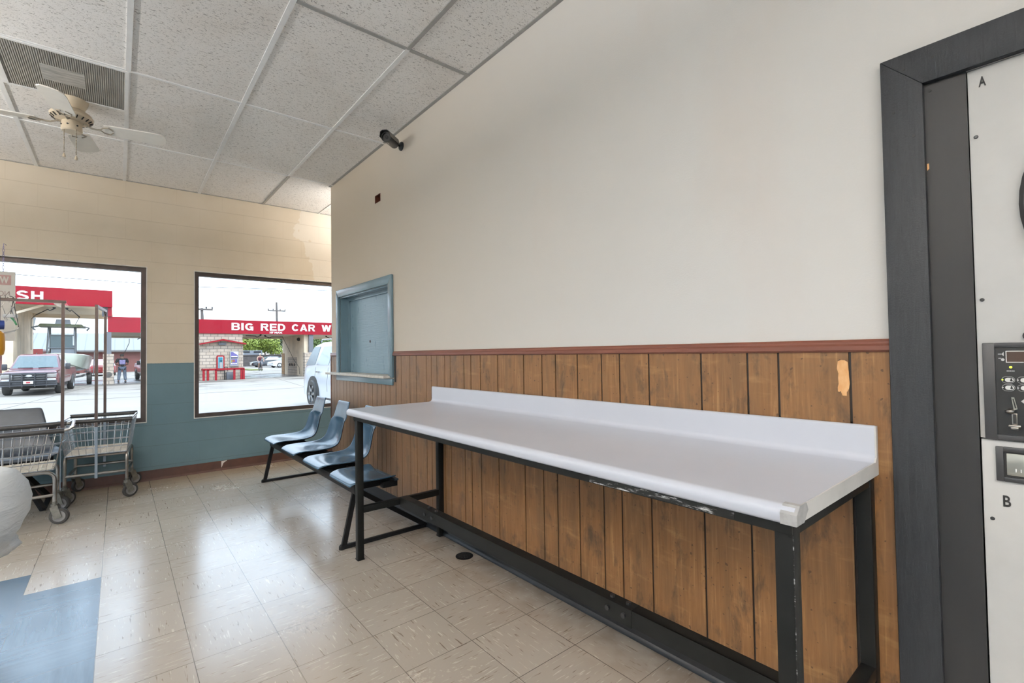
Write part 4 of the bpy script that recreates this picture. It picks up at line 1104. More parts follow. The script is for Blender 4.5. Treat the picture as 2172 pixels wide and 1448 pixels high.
g = G(); g.b2(.35, 4.72, YB+.10, YB+.45, GZ, 2.74); g.b2(4.42, 4.715, YB+.45, YB+6.2, GZ, 2.738); g.b2(.355, .65, YB+.45, YB+6.2, GZ, 2.738); kw = g.build('block_wall', 'block_tan', t)
g = G(); g.prism([(2.30, GZ), (4.72, GZ), (4.72, 2.02), (3.53, 2.27), (2.30, 2.0)], 'y', YB-.03, YB+.10); g.build('front_bay', 'block_tan', t)
g = G(); g.prism([(2.25, 1.98), (3.53, 2.25), (4.86, 1.99), (4.86, 2.08), (3.53, 2.36), (2.25, 2.07)], 'y', YB-.35, YB-.03); g.build('gable_trim', 'red_trim', t)
g = G(); g.b2(3.30, 3.74, YB-.12, YB-.03, 1.96, 2.14, bev=.02); g.build('wall_lamp', 'post_grey', t)
g = G(); g.b2(8.70, 9.0, YB+.3, YB+6.2, GZ, 2.74); g.build('bay_divider', 'tanwall', t)
g = G(); g.b2(7.62-.0, 9.0, YB+6.15, YB+6.5, GZ, 1.40) if False else None
g = G(); g.b2(8.68, 9.02, YB+5.6, YB+6.42, GZ, 1.42); o = g.build('end_pier', 'block_orange', t); o['label'] = 'orange block pier'
g = G(); g.b2(8.66, 9.42, YB+.0, YB+.45, GZ, 1.42); g.build('front_pier', 'block_tan', t)
g = G(); g.b2(8.98, 9.28, YB+.08, YB+.38, 1.42, 2.74); g.build('post', 'post_grey', t)
g = G(); g.b2(-2.36, -1.88, YB-.1, YB+.42, GZ, 1.46); pb = g.build('front_pier', 'block_tan', t)
g = G(); g.lathe([(0, 0), (.16, 0), (.16, .01), (0, .01)], (-2.12, YB-.1, .28), 20, (0, -1, 0)); o = g.build('scorch_mark', 'stain', pb)
g = G(); g.b2(-2.28, -2.0, YB+.0, YB+.28, 1.46, 2.74); g.build('post', 'post_grey', t)
for x0, x1 in ((-1.85, .35), (4.72, 8.68), (9.42, 14.5)):
    g = G(); g.b2(x0, x1, YB-.15, YB+6.5, GZ, GZ+.012); g.build('bay_floor', 'wet', t)
g = G(); g.b2(8.688, 8.70, YB+2.1, YB+4.6, GZ+.02, 1.1, bev=.0); o = g.build('splash_stain', 'stain', t)
o.data.materials.clear(); o.data.materials.append(MAT['block_tan'])
for k in range(4):
    g = G(); g.bar((8.67, YB+2.6+k*.45, .62), (8.67, YB+2.6+k*.45+.1, .42), .06, .03); g.build('hose_holder', 'ink', t)
g = G(); g.ball((8.62, YB+1.4, 2.42), .13, (1, 1, 1)); g.build('bay_lamp', 'ink', t)
# swivelling booms under the low roof
def boom(name, x, y, z, dx, dy, drop, label, hose=None, zz=None):
    t = thing(name, (x, y, z), label, 'wash boom')
    g = G(); g.lathe([(0, 0), (.07, 0), (.07, -.05), (.03, -.10), (0, -.10)], (x, y, z), 12); g.build('swivel', 'ink', t)
    g = G(); g.tube([(x, y, z-.08), (x+dx*.25, y+dy*.25, z-.2), (x+dx*.35, y+dy*.35, z-.12), (x+dx, y+dy, z-.12-drop)], .028, 6); g.build('arm', 'ink', t)
    if hose:
        g = G(); g.tube(hose, .016, 5); g.build('hose', 'hose', t)
boom('wash_boom', 6.6, YB+2.5, 2.74, 1.3, .4, -.02, 'ceiling boom with a long hose under the 10 foot bay roof, left of the divider', [(7.9, YB+2.9, 2.62), (8.2, YB+2.6, 1.8), (8.45, YB+2.0, .9), (8.62, YB+1.3, .35), (8.63, YB+1.2, -.15)])
boom('wash_boom', 6.0, YB+1.0, 2.74, -.9, .2, -.02, 'ceiling boom folded under the 10 foot bay roof, nearest the block wall')
boom('wash_boom', 11.0, YB+2.5, 2.74, 1.4, .2, -.02, 'ceiling boom under the bay roof right of the divider')
boom('wash_boom', -.2, YB+2.2, 2.74, -.55, .3, .22, 'ceiling boom with its hose reaching the man in the black shirt', [at(274, 718, YB+2.5), at(274, 727, YB+2.4), at(266, 744, YB+2.2), at(258, 756, YB+1.9)])
# payment machine and menu on the block wall
t = thing('pay_station', (3.43, YB-.05, .4), 'blue payment machine in a red arched frame on the block wall', 'payment machine')
def px_arch(x0, x1, z0, z1, r): 
    pts = [(x0, z0)]
    for k in range(5): a = PI-PI/2*k/4; pts.append((x0+r+r*math.cos(a), z1-r+r*math.sin(a)))
    for k in range(5): a = PI/2-PI/2*k/4; pts.append((x1-r+r*math.cos(a), z1-r+r*math.sin(a)))
    pts.append((x1, z0)); return pts
g = G(); g.prism(px_arch(3.19, 3.64, .33, 1.30, .1), 'y', YB-.10, YB-.031); g.build('frame', 'red_trim', t)
g = G(); g.b2(3.27, 3.56, YB-.12, YB-.09, .36, 1.21); g.build('surround', 'ledge', t)
g = G(); g.b2(3.29, 3.53, YB-.14, YB-.11, .38, 1.18); bo = g.build('machine', 'kiosk_blue', t)
g = G(); g.b2(3.39, 3.51, YB-.16, YB-.138, .92, .97); g.build('slot', 'ink', bo)
g = G(); g.b2(3.35, 3.50, YB-.155, YB-.138, .42, .85); g.build('bill_door', 'menu_grey', bo)
t = thing('menu_board', (4.2, YB-.05, .6), 'grey wash menu board with purple panels right of the payment machine', 'sign')
g = G(); g.b2(3.94, 4.44, YB-.14, YB-.031, .56, 1.55, bev=.01); g.build('case', 'menu_grey', t)
g = G(); g.b2(3.99, 4.39, YB-.15, YB-.139, 1.09, 1.50); p1 = g.build('poster', 'menu_purple', t)
g = G(); g.prism([(4.12, 1.50), (4.39, 1.50), (4.39, 1.30)], 'y', YB-.155, YB-.149); g.b2(4.02, 4.36, YB-.155, YB-.149, 1.18, 1.235); g.build('white_print', 'white_ink', p1)
g = G(); g.b2(4.0, 4.38, YB-.155, YB-.149, 1.10, 1.15); g.build('dark_print', 'ink', p1)
g = G(); g.b2(3.99, 4.35, YB-.15, YB-.139, .68, 1.05); p2 = g.build('poster', 'menu_purple', t)
g = G(); g.b2(4.08, 4.22, YB-.155, YB-.149, .85, 1.0); g.build('pink_print', 'menu_pink', p2)
g = G(); g.b2(4.0, 4.07, YB-.155, YB-.149, .82, 1.0); g.build('lime_print', 'menu_lime', p2)
for k in range(3):
    g = G(); g.lathe([(0, 0), (.045, 0), (.045, .006), (0, .006)], (4.05+.12*k, YB-.149, .75), 14, (0, -1, 0)); g.build('round_print', 'white_ink', p2)
t = thing('guard_rail', (3.6, YB-1.2, GZ), 'red painted guard rail in front of the payment machine', 'rail')
YR = YB-.75
ra = [at(431, 786, YR), at(518, 785, YR)]
g = G(); g.bar((ra[0].x, YR, .42), (ra[1].x, YR, .42), .1, .12); g.build('top_rail', 'red_trim', t)
g = G(); g.bar((ra[0].x+.03, YR, .42), (ra[0].x+.03, YB-.03, .42), .1, .1); g.build('return_rail', 'red_trim', t)
g = G(); g.bar((ra[1].x-.03, YR, .42), (ra[1].x-.03, YB-.03, .42), .1, .1); g.build('return_rail', 'red_trim', t)
for px in (432, 441, 458, 497, 512, 517):
    x = at(px, 800, YR).x; g = G(); g.b2(x-.06, x+.06, YR-.05, YR+.05, GZ, .40); g.build('post', 'red_trim', t)
t = thing('coin_vacuum', (3.9, YB-.3, GZ), 'dark box unit with a bent pipe behind the red guard rail', 'machine')
g = G(); g.b2(3.72, 4.12, YB-.42, YB-.06, GZ, .22, bev=.03); g.build('cabinet', 'post_grey', t)
g = G(); g.tube([(3.62, YB-.25, GZ), (3.62, YB-.25, .44)]+[(3.70-.08*math.cos(PI*k/6), YB-.25, .46+.08*math.sin(PI*k/6)) for k in range(7)]+[(3.78, YB-.25, .3)], .03, 8); g.build('pipe', 'ink', t)

# ---- the tall bay on the left
t = thing('tall_wash_bay', (-6.0, YB, GZ), 'tall open wash bay with red fascia ending in SH, left of the low wash', 'building')
zA, zB_ = 4.15, 5.09
g = G(); g.b2(-12., -1.96, YB-.25, YB-.1, zA, zB_); fa = g.build('fascia', 'red', t)
xr = at(92, 630, YB-.25).x; xl = at(34.5, 630, YB-.25).x
block_text('SH', 'letter', 'sign_white', fa, xl, xr, 4.36, 4.85, YB-.25)
block_text('WA', 'letter', 'sign_white', fa, xl-1.35, xl-.10, 4.36, 4.85, YB-.25)
g = G(); g.b2(-12, -2.0, YB-.1, YB+7.8, 4.2, 4.9); g.b2(-12., -2.0, YB+7.6, YB+7.8, 3.95, 4.9); g.build('roof', 'soffit', t)
g = G(); g.b2(-6.35, -5.95, YB+.1, YB+7.7, GZ, 4.2); g.build('side_wall', 'tanwall', t)
g = G(); g.b2(-2.42, -2.16, YB+.1, YB+.36, 3.63, 4.2); g.build('post', 'post_grey', t)
g = G(); g.b2(-2.16, -1.98, YB-.1, YB+.1, 3.63, 4.18); g.build('corner_panel', 'red', t)
g = G(); g.b2(-12, -2.4, YB-.2, YB+7.7, GZ, GZ+.012); g.build('bay_floor', 'wet', t)
g = G(); g.bar((-5.9, YB+.3, 3.7), (-4.9, YB+.6, 4.18), .3, .12); g.build('strut', 'soffit', t)
pA = at(115, 655, YB+2); pB = at(142, 655, YB+2)
boom('wash_boom', pA.x, YB+2, 4.2, -.75, .0, .35, 'ceiling boom swung left under the tall bay roof', [Vector((pA.x-.75, YB+2, 3.74)), at(66, 677, YB+2), at(66, 742, YB+2)])
boom('wash_boom', pB.x, YB+2, 4.2, .55, .0, .40, 'ceiling boom with hanging hose above the boat', [Vector((pB.x+.55, YB+2, 3.69)), at(159, 690, YB+2), at(162, 745, YB+2)])

# ---- brick building behind
YK = 67.
def kx(px): return at(px, 744, YK).x
t = thing('brick_building', (-3, YK, GZ), 'long red brick building with a pale metal roof behind the wash bays', 'building')
zE, zR = 2.0, 3.55
g = G(); g.b2(-14, 9, YK, YK+9, GZ, zE); g.build('wall', 'brick_red', t)
g = G(); g.prism([(YK-.4, zE-.05), (YK-.4, zE+.1), (YK+5.5, zR+.55), (YK+9.5, zE), (YK+9.5, zE-.1)], 'x', -14, 9); g.build('roof', 'metal_roof', t)
g = G(); g.b2(-14, 9, YK-.48, YK-.38, zE-.12, zE+.02); g.build('gutter', 'pole_wood', t)
t = thing('gable_house', (-13.5, 60, GZ), 'brick gable end with a white panel seen under the tall bay', 'building')
a0 = at(42, 745, 60); a1 = at(42, 702, 60); a2 = at(66, 702, 60); 
xL = a0.x
def gp(px, py): p = at(px, py, 60); return (p.x, p.z)
g = G(); g.prism([gp(42, 792), gp(42, 702), gp(53, 702), gp(48, 745), gp(48, 792)], 'y', 60, 64); g.build('wall', 'brick_red', t)
g = G(); g.prism([gp(41, 702), gp(41, 668), gp(64, 668), gp(55, 702)], 'y', 59.9, 64); g.build('roof', 'metal_roof', t)
g = G(); g.prism([gp(65, 672), gp(71, 709), gp(55, 710), gp(58, 695)], 'y', 59.8, 60.2); g.build('gable', 'brick_red', t)
t = thing('red_trailer', (-6, 58, GZ), 'low red trailer box between the pickup and the brick building', 'trailer')
p = at(61, 740, 58); q_ = at(91, 747, 58)
g = G(); g.b2(p.x, q_.x, 58, 60, GZ+.5, p.z); g.build('box', 'car_red', t)
for xx in (p.x+.4, q_.x-.4):
    g = G(); g.lathe([(0, -.1), (.3, -.1), (.3, .1), (0, .1)], (xx, 58.4, GZ+.3), 16, (0, 1, 0)); g.build('wheel', 'rubber', t)

# ---- beyond the right-hand bays: fence, shed, trees
g = G(); g.b2(at(512, 760, 79).x, at(720, 760, 79).x, 79, 79.2, GZ, 1.30); g.b2(at(512, 760, 79).x, at(596, 760, 79).x, 78.9, 79.3, 1.30, 1.44)
solo(g, 'yard_fence', 'fence_dark', 'long dark weathered yard fence seen through the 10 foot bay', 'fence')
t = thing('yard_shed', (9, 78, GZ), 'grey shed roof showing above the dark yard fence', 'shed')
a = at(518, 750, 81); b_ = at(556, 742, 81)
g = G(); g.b2(a.x, b_.x, 81, 84, GZ, 2.10); g.build('box', 'boat_grey', t)
for px in (522, 546):
    c_ = at(px, 746, 81); g = G(); g.b2(c_.x-.5, c_.x+.5, 80.95, 81.02, c_.z-.12, c_.z+.1); g.build('vent', 'ink', t)
g = G(); 
pg = [at(512, 781, 60), at(540, 783, 60)]
g.prism([(at(512, 779, 60).x, 55.5), (at(538, 781, 60).x, 55.5), (at(531, 777, 60).x, 62), (at(512, 777, 60).x, 64)], 'z', GZ-.01, GZ+.1)
solo(g, 'grass_verge', 'grass', 'yellow-green grass patch beyond the 10 foot bay', 'grass')
def tree(x, y, h, w, mat, label, seed, n=900, sz=.15):
    t = thing('tree', (x, y, GZ), label, 'tree', 'trees behind the car wash')
    rr = random.Random(seed)
    g = G(); g.tube([(x, y, GZ), (x+.1, y, GZ+h*.3), (x-.05, y+.1, GZ+h*.55)], .16, 8, r1=.07)
    blobs = []
    for k in range(9):
        a = rr.uniform(0, 2*PI); r = rr.uniform(.0, .62)*w/2
        blobs.append((x+r*math.cos(a), y+r*math.sin(a), GZ+h*rr.uniform(.42, .85), rr.uniform(.24, .36)*w))
    for b in blobs[:6]: g.tube([(x, y, GZ+h*.38), ((x+b[0])/2, (y+b[1])/2, GZ+h*.5), b[:3]], .06, 5, r1=.02)
    g.build('trunk', 'bark', t)
    g = G()
    for k in range(n*4):
        b = blobs[rr.randrange(len(blobs))]
        v = Vector((rr.gauss(0, 1), rr.gauss(0, 1), rr.gauss(0, 1))).normalized()*b[3]*rr.uniform(.7, 1.06)
        c = Vector(b[:3])+Vector((v.x, v.y, v.z*.8))
        nrm = (v.normalized()+Vector((rr.uniform(-.7, .7), rr.uniform(-.7, .7), rr.uniform(-.3, .9)))).normalized()
        e1 = nrm.orthogonal().normalized(); e2 = nrm.cross(e1); s = sz*rr.uniform(.6, 1.2)
        ph = rr.uniform(0, 2*PI)
        pts = [c+(e1*math.cos(ph+q*2*PI/5)+e2*math.sin(ph+q*2*PI/5))*s*(1 if q % 2 == 0 else .62)+nrm*(.12*s if q == 2 else 0) for q in range(5)]
        g.face(pts)
    g.build('foliage', mat, t, flat=True)
for (px, y, h, w, m, lab, sd, n) in ((526, 88, 6.4, 6.0, 'leaf_lime', 'bright lime-green tree at the left of the 10 foot bay opening', 1, 1500), (561, 92, 5.6, 5.6, 'leaf_lime', 'second lime-green tree, in the middle of the 10 foot bay opening', 2, 1500),
        (592, 102, 7.6, 6.4, 'leaf_dark', 'dark green tree at the right of the 10 foot bay opening', 3, 900), (662, 86, 6.6, 5.6, 'leaf_green', 'mid-green tree just right of the bay divider and its dark post', 4, 1300), (690, 94, 6.6, 6.4, 'leaf_green', 'mid-green tree above the roof of the white sport utility vehicle', 5, 1300),
        (726, 88, 6.4, 6.2, 'leaf_green', 'mid-green tree farthest right, half behind the partition edge', 6, 600)):
    p = at(px, 740, y); tree(p.x, y, h, w, m, lab, sd, n)

# ---- utility poles and wires
def upole(px, y, ptop, parm, hw, label, tr=False, sc=1.):
    p = at(px, ptop, y); a = at(px, parm, y)
    t = thing('utility_pole', (p.x, y, GZ), label, 'pole', 'utility poles behind the car wash')
    g = G(); g.tube([(p.x+.25, y, GZ), (p.x, y, p.z)], .17*sc, 8, r1=.11*sc); g.build('pole', 'pole_wood', t)
    g = G(); g.box((p.x, y-.1, a.z), (hw*2*sc, .12*sc, .14*sc)); ca = g.build('crossarm', 'pole_wood', t)
    for s in (-.95, -.4, .4, .95):
        g = G(); g.lathe([(.03*sc, 0), (.06*sc, .06), (.06*sc, .16*sc), (.03*sc, .2*sc), (0, .2*sc)], (p.x+hw*s*sc, y-.1, a.z+.06), 8); g.build('insulator', 'wire', ca)
    if tr:
        g = G(); g.lathe([(0, 0), (.22, 0), (.22, .6), (0, .66)], (p.x+.35, y-.2, a.z-1.9), 12); g.build('transformer', 'post_grey', t)
    return p
upole(586.5, 108, 641, 659, 1.0, 'utility pole with one crossarm above the lettering RED', sc=1.7)
upole(428, 52, 653, 656, .85, 'utility pole with a transformer at the left of the right-hand window', True)
def wire(pts, label, r=.02):
    g = G(); P = [Vector(p) for p in pts]; out = []
    for a, b in zip(P, P[1:]):
        for k in range(8):
            f = k/8; q = a.lerp(b, f); q.z -= .0*math.sin(PI*f); out.append(q)
    out.append(P[-1]); g.tube(out, r, 5)
    return solo(g, 'power_line', 'wire', label, 'wire', group='power lines')
Yw = 44
wire([at(-60, 541, Yw), at(11, 549, Yw), at(303, 575, Yw), at(417, 585, Yw), at(700, 604, Yw), at(760, 607, Yw)], 'uppermost power line crossing both windows', .026)
wire([at(-60, 573, Yw+2), at(33, 582, Yw+2), at(303, 601, Yw+2), at(417, 608, Yw+2), at(700, 616, Yw+2), at(760, 617, Yw+2)], 'second power line below the uppermost one', .022)
wire([at(590, 641, 107.8), at(700, 661, 107.8), at(760, 670, 107.8)], 'thin wire leaving the utility pole to the right', .03)
wire([at(584, 641, 107.8), at(500, 646, 107.8), at(417, 648, 107.8), at(300, 644, 107.8)], 'thin wire leaving the utility pole to the left', .03)

# ================================================================== VEHICLES
def wheel(g_t, g_h, x, y, z, r, w, ax):
    g_t.lathe([(r*.66, -w/2), (r*.93, -w/2), (r, -w*.3), (r, w*.3), (r*.93, w/2), (r*.66, w/2)], (x, y, z), 28, ax, close=False)
    g_h.lathe([(0, -w*.35), (r*.2, -w*.42), (r*.25, -w*.3), (r*.6, -w*.3), (r*.68, -w*.5), (r*.68, w*.5), (r*.6, w*.3), (r*.25, w*.3), (r*.2, w*.42), (0, w*.35)], (x, y, z), 24, ax, close=False)

def body_sections(x_list, hw, tumble):
    pass

# ---- white SUV, tail to the left, seen from its side; mostly behind the partition
X0, YS = 2.36, 14.0     # rear end, near side
t = suv_ = thing('suv', (X0, YS, GZ), 'white sport utility vehicle parked close outside the right-hand window', 'car')
def ring_suv(x, zb, zbelt, zroof, hwb, hwr):
    c = YS+1.02
    return [(x, c-hwb, zb), (x, c-hwb-.015, (zb+zbelt)/2), (x, c-hwb+.03, zbelt), (x, c-hwr, zroof-.06), (x, c-hwr+.12, zroof), (x, c+hwr-.12, zroof), (x, c+hwr, zroof-.06), (x, c+hwb-.03, zbelt), (x, c+hwb+.015, (zb+zbelt)/2), (x, c+hwb, zb)]
zg = GZ
secs = [(X0, .42, .95, 1.0, .90, .86), (X0+.05, .36, 1.05, 1.12, .96, .90), (X0+.16, .34, 1.12, 1.30, 1.0, .86), (X0+.34, .33, 1.14, 1.66, 1.01, .80), (X0+.52, .33, 1.15, 1.82, 1.02, .78), (X0+.9, .33, 1.16, 1.87, 1.02, .78), (X0+2.4, .33, 1.16, 1.88, 1.02, .78), (X0+3.1, .33, 1.15, 1.82, 1.02, .78), (X0+3.9, .33, 1.14, 1.22, 1.01, .86), (X0+4.9, .35, 1.05, 1.10, .98, .90), (X0+5.15, .45, .95, .98, .90, .82)]
g = G(); g.loft([ring_suv(x, zg+a, zg+b, zg+c, d, e) for x, a, b, c, d, e in secs]); bd = g.build('body', 'car_white', t, ang=40)
yn = YS+1.02
def side_y(z): # near side surface of the greenhouse
    f = (z-(zg+1.16))/(1.82-1.16); return yn-(.99-(.99-.78)*max(0, min(1, f)))-.006
def sw(pts, name, mat, par):
    g = G(); g.loft([[(x, side_y(zg+z)+.02, zg+z) for x, z in pts], [(x, side_y(zg+z)-.004, zg+z) for x, z in pts]]); return g.build(name, mat, par)
q = sw([(X0+.26, 1.20), (X0+.60, 1.20), (X0+1.02, 1.22), (X0+1.02, 1.74), (X0+.62, 1.74), (X0+.50, 1.70)], 'quarter_window', 'cabglass', bd)
sw([(X0+1.14, 1.22), (X0+2.05, 1.22), (X0+2.05, 1.74), (X0+1.30, 1.74)], 'rear_door_window', 'carglass', bd); sw([(X0+2.13, 1.22), (X0+3.15, 1.22), (X0+2.95, 1.74), (X0+2.13, 1.74)], 'front_door_window', 'carglass', bd)
for xx in (X0+1.12, X0+2.08):
    g = G(); g.tube([(xx, YS-.006, zg+.5), (xx, YS-.0145, zg+.74), (xx, YS+.012, zg+1.0), (xx, YS+.030, zg+1.15)], .006, 6); g.build('door_gap', 'post_grey', bd)
for xx in (X0+1.3, X0+2.25):
    g = G(); g.bar((xx, YS-.03, zg+1.02), (xx+.24, YS-.03, zg+1.03), .03, .035, bev=.01); g.build('door_handle', 'carchrome', bd)
g = G(); g.tube([(X0+.75, yn-.7, zg+1.88), (X0+.85, yn-.7, zg+1.95), (X0+2.7, yn-.7, zg+1.95), (X0+2.8, yn-.7, zg+1.88)], .02, 8); g.build('roof_rail', 'carchrome', bd)
for xx in (X0+1.02-.02, X0+4.05):
    g = G()
    pts = [(xx+.47*math.cos(PI*k/16), zg+.40+.50*math.sin(PI*k/16)) for k in range(17)]+[(xx-.47, zg+.30), (xx+.47, zg+.30)]
    g.prism(pts, 'y', YS-.024, YS+.10); g.build('wheel_arch', 'under', bd)
    gt, gh = G(), G(); wheel(gt, gh, xx, YS+.06, zg+.39, .39, .26, (0, -1, 0)); w_ = gt.build('wheel', 'rubber', t); h_ = gh.build('rim', 'car_silver', w_)
    for k in range(6):
        a = 2*PI*k/6; g = G(); g.bar((xx+.06*math.cos(a), YS-.065, zg+.39+.06*math.sin(a)), (xx+.25*math.cos(a), YS-.06, zg+.39+.25*math.sin(a)), .07, .03, bev=.008, up=(0, 1, 0)); g.build('spoke', 'carchrome', w_)
    gt, gh = G(), G(); wheel(gt, gh, xx, YS+1.98, zg+.39, .39, .26, (0, 1, 0)); w_ = gt.build('wheel', 'rubber', t); gh.build('rim', 'car_silver', w_)
g = G(); g.b2(X0+1.5, X0+3.5, YS+.0, YS+.08, zg+.27, zg+.36, bev=.02); g.build('running_board', 'bumper_dark', t)

suv_.rotation_euler = (0, 0, R(-88)); suv_.location = (2.62, 15.25, GZ)
# ---- pickup
def pickup(x, y, rz, paint, label, sc=1., bull=True, grp=None):
    """front end at local y=0, facing -y"""
    t = thing('pickup_truck', (0, 0, 0), label, 'truck', grp)
    def ring(yy, zb, zt, hw, hwt, zmid=None):
        zm = zmid if zmid else zb+(zt-zb)*.6
        return [(-hw, yy, zb), (-hw-.01, yy, zm), (-hwt, yy, zt-.03), (-hwt+.06, yy, zt), (hwt-.06, yy, zt), (hwt, yy, zt-.03), (hw+.01, yy, zm), (hw, yy, zb)]
    g = G(); g.loft([ring(0, .62, 1.02, .93, .88), ring(.06, .56, 1.08, .97, .90), ring(.5, .5, 1.14, .99, .92), ring(1.35, .5, 1.20, 1.0, .94)]); hood = g.build('hood', paint, t, ang=40)
    g = G(); g.loft([ring(1.30, .5, 1.20, 1.0, .94), ring(1.9, .5, 1.84, 1.0, .74, 1.18), ring(2.15, .5, 1.92, 1.0, .72, 1.2), ring(3.3, .5, 1.93, 1.0, .72, 1.2), ring(3.6, .5, 1.80, 1.0, .74, 1.2), ring(3.64, .5, 1.25, 1.0, .95)]); cab = g.build('cab', paint, t, ang=40)
    g = G(); g.loft([ring(3.64, .55, 1.24, 1.0, .97), ring(5.7, .55, 1.24, 1.0, .97), ring(5.75, .6, 1.2, .98, .95)]); g.build('bed', paint, t, ang=40)
    g = G(); g.loft([[(-.84, 1.38, 1.235), (.84, 1.38, 1.235), (.68, 1.86, 1.80), (-.68, 1.86, 1.80)], [(-.84, 1.345, 1.25), (.84, 1.345, 1.25), (.68, 1.825, 1.815), (-.68, 1.825, 1.815)]]); ws = g.build('windscreen', 'cabglass', cab)
    for s in (-1, 1):
        g = G(); g.bar((s*.1, 1.33, 1.255), (s*.1+.6*(1 if s > 0 else -1)*.9, 1.35, 1.262), .02, .02); g.build('wiper', 'ink', ws)
        g = G(); g.loft([[(s*.985, 1.75, 1.22), (s*.985, 3.3, 1.22), (s*.765, 3.2, 1.78), (s*.765, 2.05, 1.78)], [(s*1.0, 1.75, 1.22), (s*1.0, 3.3, 1.22), (s*.78, 3.2, 1.78), (s*.78, 2.05, 1.78)]]); g.build('side_window', 'carglass', cab)
        g = G(); g.box((s*1.16, 1.62, 1.30), (.20, .10, .30), bev=.04); mr = g.build('mirror', 'bumper_dark', t)
        g = G(); g.bar((s*.95, 1.66, 1.24), (s*1.12, 1.62, 1.26), .04, .04); g.build('mirror_arm', 'bumper_dark', mr)
        g = G(); g.b2(s*.62, s*.95, -.03, .08, .80, .98, bev=.02); hl = g.build('headlight', 'headlight', t)
        g = G(); g.b2(s*.62, s*.93, -.025, .07, .68, .77, bev=.015); g.build('turn_signal', 'sign_white', hl)
        g = G(); g.b2(s*.99, s*1.005, 1.0, 5.5, .80, .86); g.build('side_trim', 'carchrome', t)
    g = G(); g.b2(-.62, .62, -.04, .06, .66, 1.0, bev=.02); gr = g.build('grille', 'carchrome', t)
    for z in (.73, .83, .93):
        g = G(); g.b2(-.58, .58, -.05, -.03, z-.035, z+.035); g.build('grille_slot', 'ink', gr)
    g = G(); g.lathe([(0, 0), (.11, 0), (.11, .02), (0, .025)], (0, -.05, .90), 20, (0, -1, 0)); bmesh.ops.transform(g.bm, matrix=Matrix.Translation((0, 0, .90*.55)) @ Matrix.Diagonal((1, 1, .45, 1)), verts=g.bm.verts); g.build('oval_badge', 'sign_white', gr)
    g = G(); g.b2(-.98, .98, -.12, .08, .46, .64, bev=.04); bp = g.build('bumper', 'bumper_dark', t)
    g = G(); g.b2(-.17, .17, -.215, -.185, .54, .67); pl = g.build('front_plate', 'sign_white', bp)
    g = G(); g.b2(-.07, .07, -.219, -.212, .57, .64); g.build('plate_emblem', 'tail', pl)
    if bull:
        for z in (.46, .66, 1.02):
            g = G(); g.tube([(-.98, -.08, z), (-.9, -.17, z), (.9, -.17, z), (.98, -.08, z)], .028, 8); g.build('guard_tube', 'bumper_dark', t)
        for xx in (-.62, -.22, .22, .62):
            g = G(); g.cyl((xx, -.17, .40), (xx, -.17, 1.04), .026, 8); g.build('guard_upright', 'bumper_dark', t)
    g = G(); g.b2(-.85, .85, .3, 5.3, .30, .56); g.build('chassis', 'under', t)
    for yy in (1.0, 4.55):
        for s in (-1, 1):
            g = G(); pts = [(yy+.47*math.cos(PI*k/14), .40+.46*math.sin(PI*k/14)) for k in range(15)]+[(yy-.47, .36), (yy+.47, .36)]
            g.prism(pts, 'x', s*.90, s*1.012); g.build('wheel_arch', 'under', t)
            gt, gh = G(), G(); wheel(gt, gh, s*.92, yy, .39, .39, .26, (s, 0, 0)); w_ = gt.build('wheel', 'rubber', t); gh.build('rim', 'car_silver', w_)
    t.location = (x, y, GZ+.012 if y > 35 else GZ); t.rotation_euler = (0, 0, rz); t.scale = (sc*.90, sc, sc*.94)
    return t
pickup(-4.53, 28.0, R(-3), 'car_maroon', 'maroon pickup truck with a black bull bar facing the left window, boat hitched behind', .96)
pickup(.42, 38.0, R(4), 'car_black', 'black pickup truck at the right edge of the left window, beside the man', .95, False)

def sedan(x, y, rz, paint, label, name='car', tail=False, z=None):
    """side along local x, length 4.5, nose at -x"""
    t = thing(name, (0, 0, 0), label, 'car')
    def ring(xx, zb, zt, hw, hwt, zm):
        return [(xx, -hw, zb), (xx, -hw, zm), (xx, -hwt, zt-.03), (xx, -hwt+.08, zt), (xx, hwt-.08, zt), (xx, hwt, zt-.03), (xx, hw, zm), (xx, hw, zb)]
    S = [(0, .3, .62, .72, .66, .55), (.1, .22, .72, .84, .76, .6), (1.2, .2, .92, .88, .80, .84), (1.9, .2, 1.38, .88, .62, .90), (2.4, .2, 1.44, .88, .60, .92), (3.2, .2, 1.40, .88, .62, .92), (3.9, .22, .98, .88, .78, .9), (4.4, .25, .92, .84, .76, .8), (4.5, .35, .8, .75, .7, .7)]
    g = G(); g.loft([ring(*s) for s in S]); b = g.build('body', paint, t, ang=40)
    for s in (-1, 1):
        g = G(); g.loft([[(1.55, s*.875, .95), (3.55, s*.875, .96), (3.1, s*.655, 1.34), (1.98, s*.655, 1.34)], [(1.55, s*.895, .95), (3.55, s*.895, .96), (3.1, s*.675, 1.34), (1.98, s*.675, 1.34)]]); g.build('side_window', 'carglass', b)
        g = G(); g.b2(-.01, .12, s*.45, s*.78, .55, .68, bev=.02); g.build('headlight', 'headlight', b)
        g = G(); g.b2(4.40, 4.51, s*.45, s*.78, .65, .80, bev=.02); g.build('tail_lamp', 'tail', b)
        for xx in (.85, 3.6):
            gt, gh = G(), G(); wheel(gt, gh, xx, s*.80, .31, .31, .2, (0, s, 0)); w_ = gt.build('wheel', 'rubber', t); gh.build('rim', 'car_silver', w_)
    g = G(); g.loft([[(1.24, -.76, .95), (1.24, .76, .95), (1.86, .58, 1.37), (1.86, -.58, 1.37)], [(1.21, -.76, .96), (1.21, .76, .96), (1.83, .58, 1.39), (1.83, -.58, 1.39)]]); g.build('windscreen', 'cabglass', b)
    t.location = (x, y, GZ if z is None else z); t.rotation_euler = (0, 0, rz)
    return t
